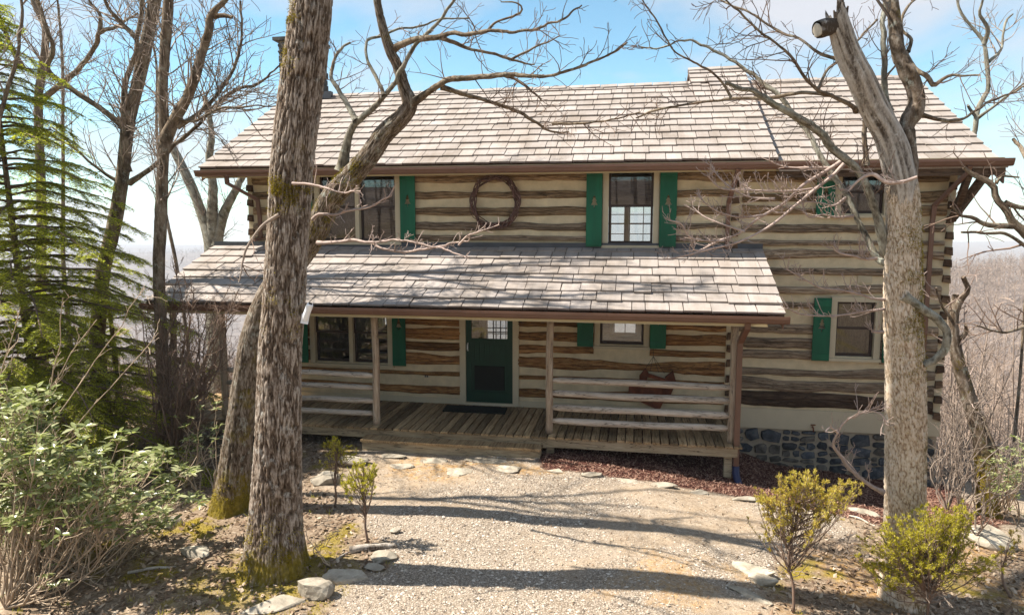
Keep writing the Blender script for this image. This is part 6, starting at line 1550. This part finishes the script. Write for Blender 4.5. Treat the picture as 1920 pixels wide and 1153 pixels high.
a1 = polar(2600, 90, 430, 14, 44, rg); a2 = polar(420, 34, 100, 17, 44, rg)
woods('hillside_woods', 'grey pink leafless woods covering the hill at the right', (np.concatenate([a1[0], a2[0]]), np.concatenate([a1[1], a2[1]])), 602, (9, 15), 'wood_far', 22, 0.07)
b1 = polar(2600, 60, 520, -62, -12, rg); b2 = polar(520, 26, 120, -62, -20, rg); b3 = polar(90, 4, 45, 110, 250, rg)  # last set: unseen trees behind the camera, added for the windows to reflect
woods('valley_woods', 'hazy leafless woods falling away beyond the left porch end, plus unseen trees behind the camera', (np.concatenate([b1[0], b2[0], b3[0]]), np.concatenate([b1[1], b2[1], b3[1] - 16])), 603, (8, 13), 'wood_far', 22, 0.06)
b4 = polar(2600, 500, 2050, -62, -12, rg)
woods('ridge_woods', 'blue hazed leafless woods on the far ridge at the left', b4, 604, (10, 18), 'wood_far', 9, 0.35)
# low brush on the slopes either side of the house
def brush(name, label, n, box, seed, mat, hs=(0.8, 2.2)):
    rg = np.random.default_rng(seed); st = []
    x, y = scatter(n, *box, rg)
    for a, b in zip(x, y):
        z = float(H(a, b)); h = rg.uniform(*hs); d = np.array([rg.normal() * .35, rg.normal() * .35, 1.0]); P = [np.array([a, b, z - .05])]
        for _ in range(5): d = d + rg.normal(size=3) * .18; d /= np.linalg.norm(d); P.append(P[-1] + d * h / 5)
        st.append((np.array(P), np.linspace(0.010 * h ** .5, 0.003, 6)))
    g1 = grow(st, rg, 3.0, 0.7, (25, 60), 0.25, 0.45, 0.006, rtip=0.003); g2 = grow(g1, rg, 3.5, 0.3, (30, 65), 0.15, 0.5, 0.0035, rtip=0.003)
    V, F = twig_mesh(st + g1 + g2, 3); o = mk(name, V, F, M[mat], None, True); return tag(o, label, 'brush', kind='stuff')
brush('slope_brush', 'tangle of pale bare brush on the slope right of the house', 330, (5.8, 13, -3.4, 10), 611, 'twig_grey', (0.9, 3.0))
brush('slope_brush', 'brown bare brush on the slope beyond the left porch end', 330, (-15, -8.2, -2.6, 8), 612, 'twig_brown', (0.8, 2.4))

# ------------------------------------------------------------------ air
def haze_box(density):
    m = bpy.data.materials.new('valley haze'); m.use_nodes = True; n = m.node_tree.nodes; n.clear()
    o = n.new('ShaderNodeOutputMaterial'); v = n.new('ShaderNodeVolumePrincipled')
    v.inputs['Color'].default_value = (0.88, 0.92, 1.0, 1); v.inputs['Density'].default_value = density; v.inputs['Anisotropy'].default_value = 0.0
    m.node_tree.links.new(v.outputs[0], o.inputs['Volume'])
    mb = MB(); mb.box(-3300, 3300, -3300, 3300, -180, 40); ob = mb.build('haze', m); tag(ob, 'thin pale haze over the valley', 'haze', kind='stuff')
haze_box(0.00038)
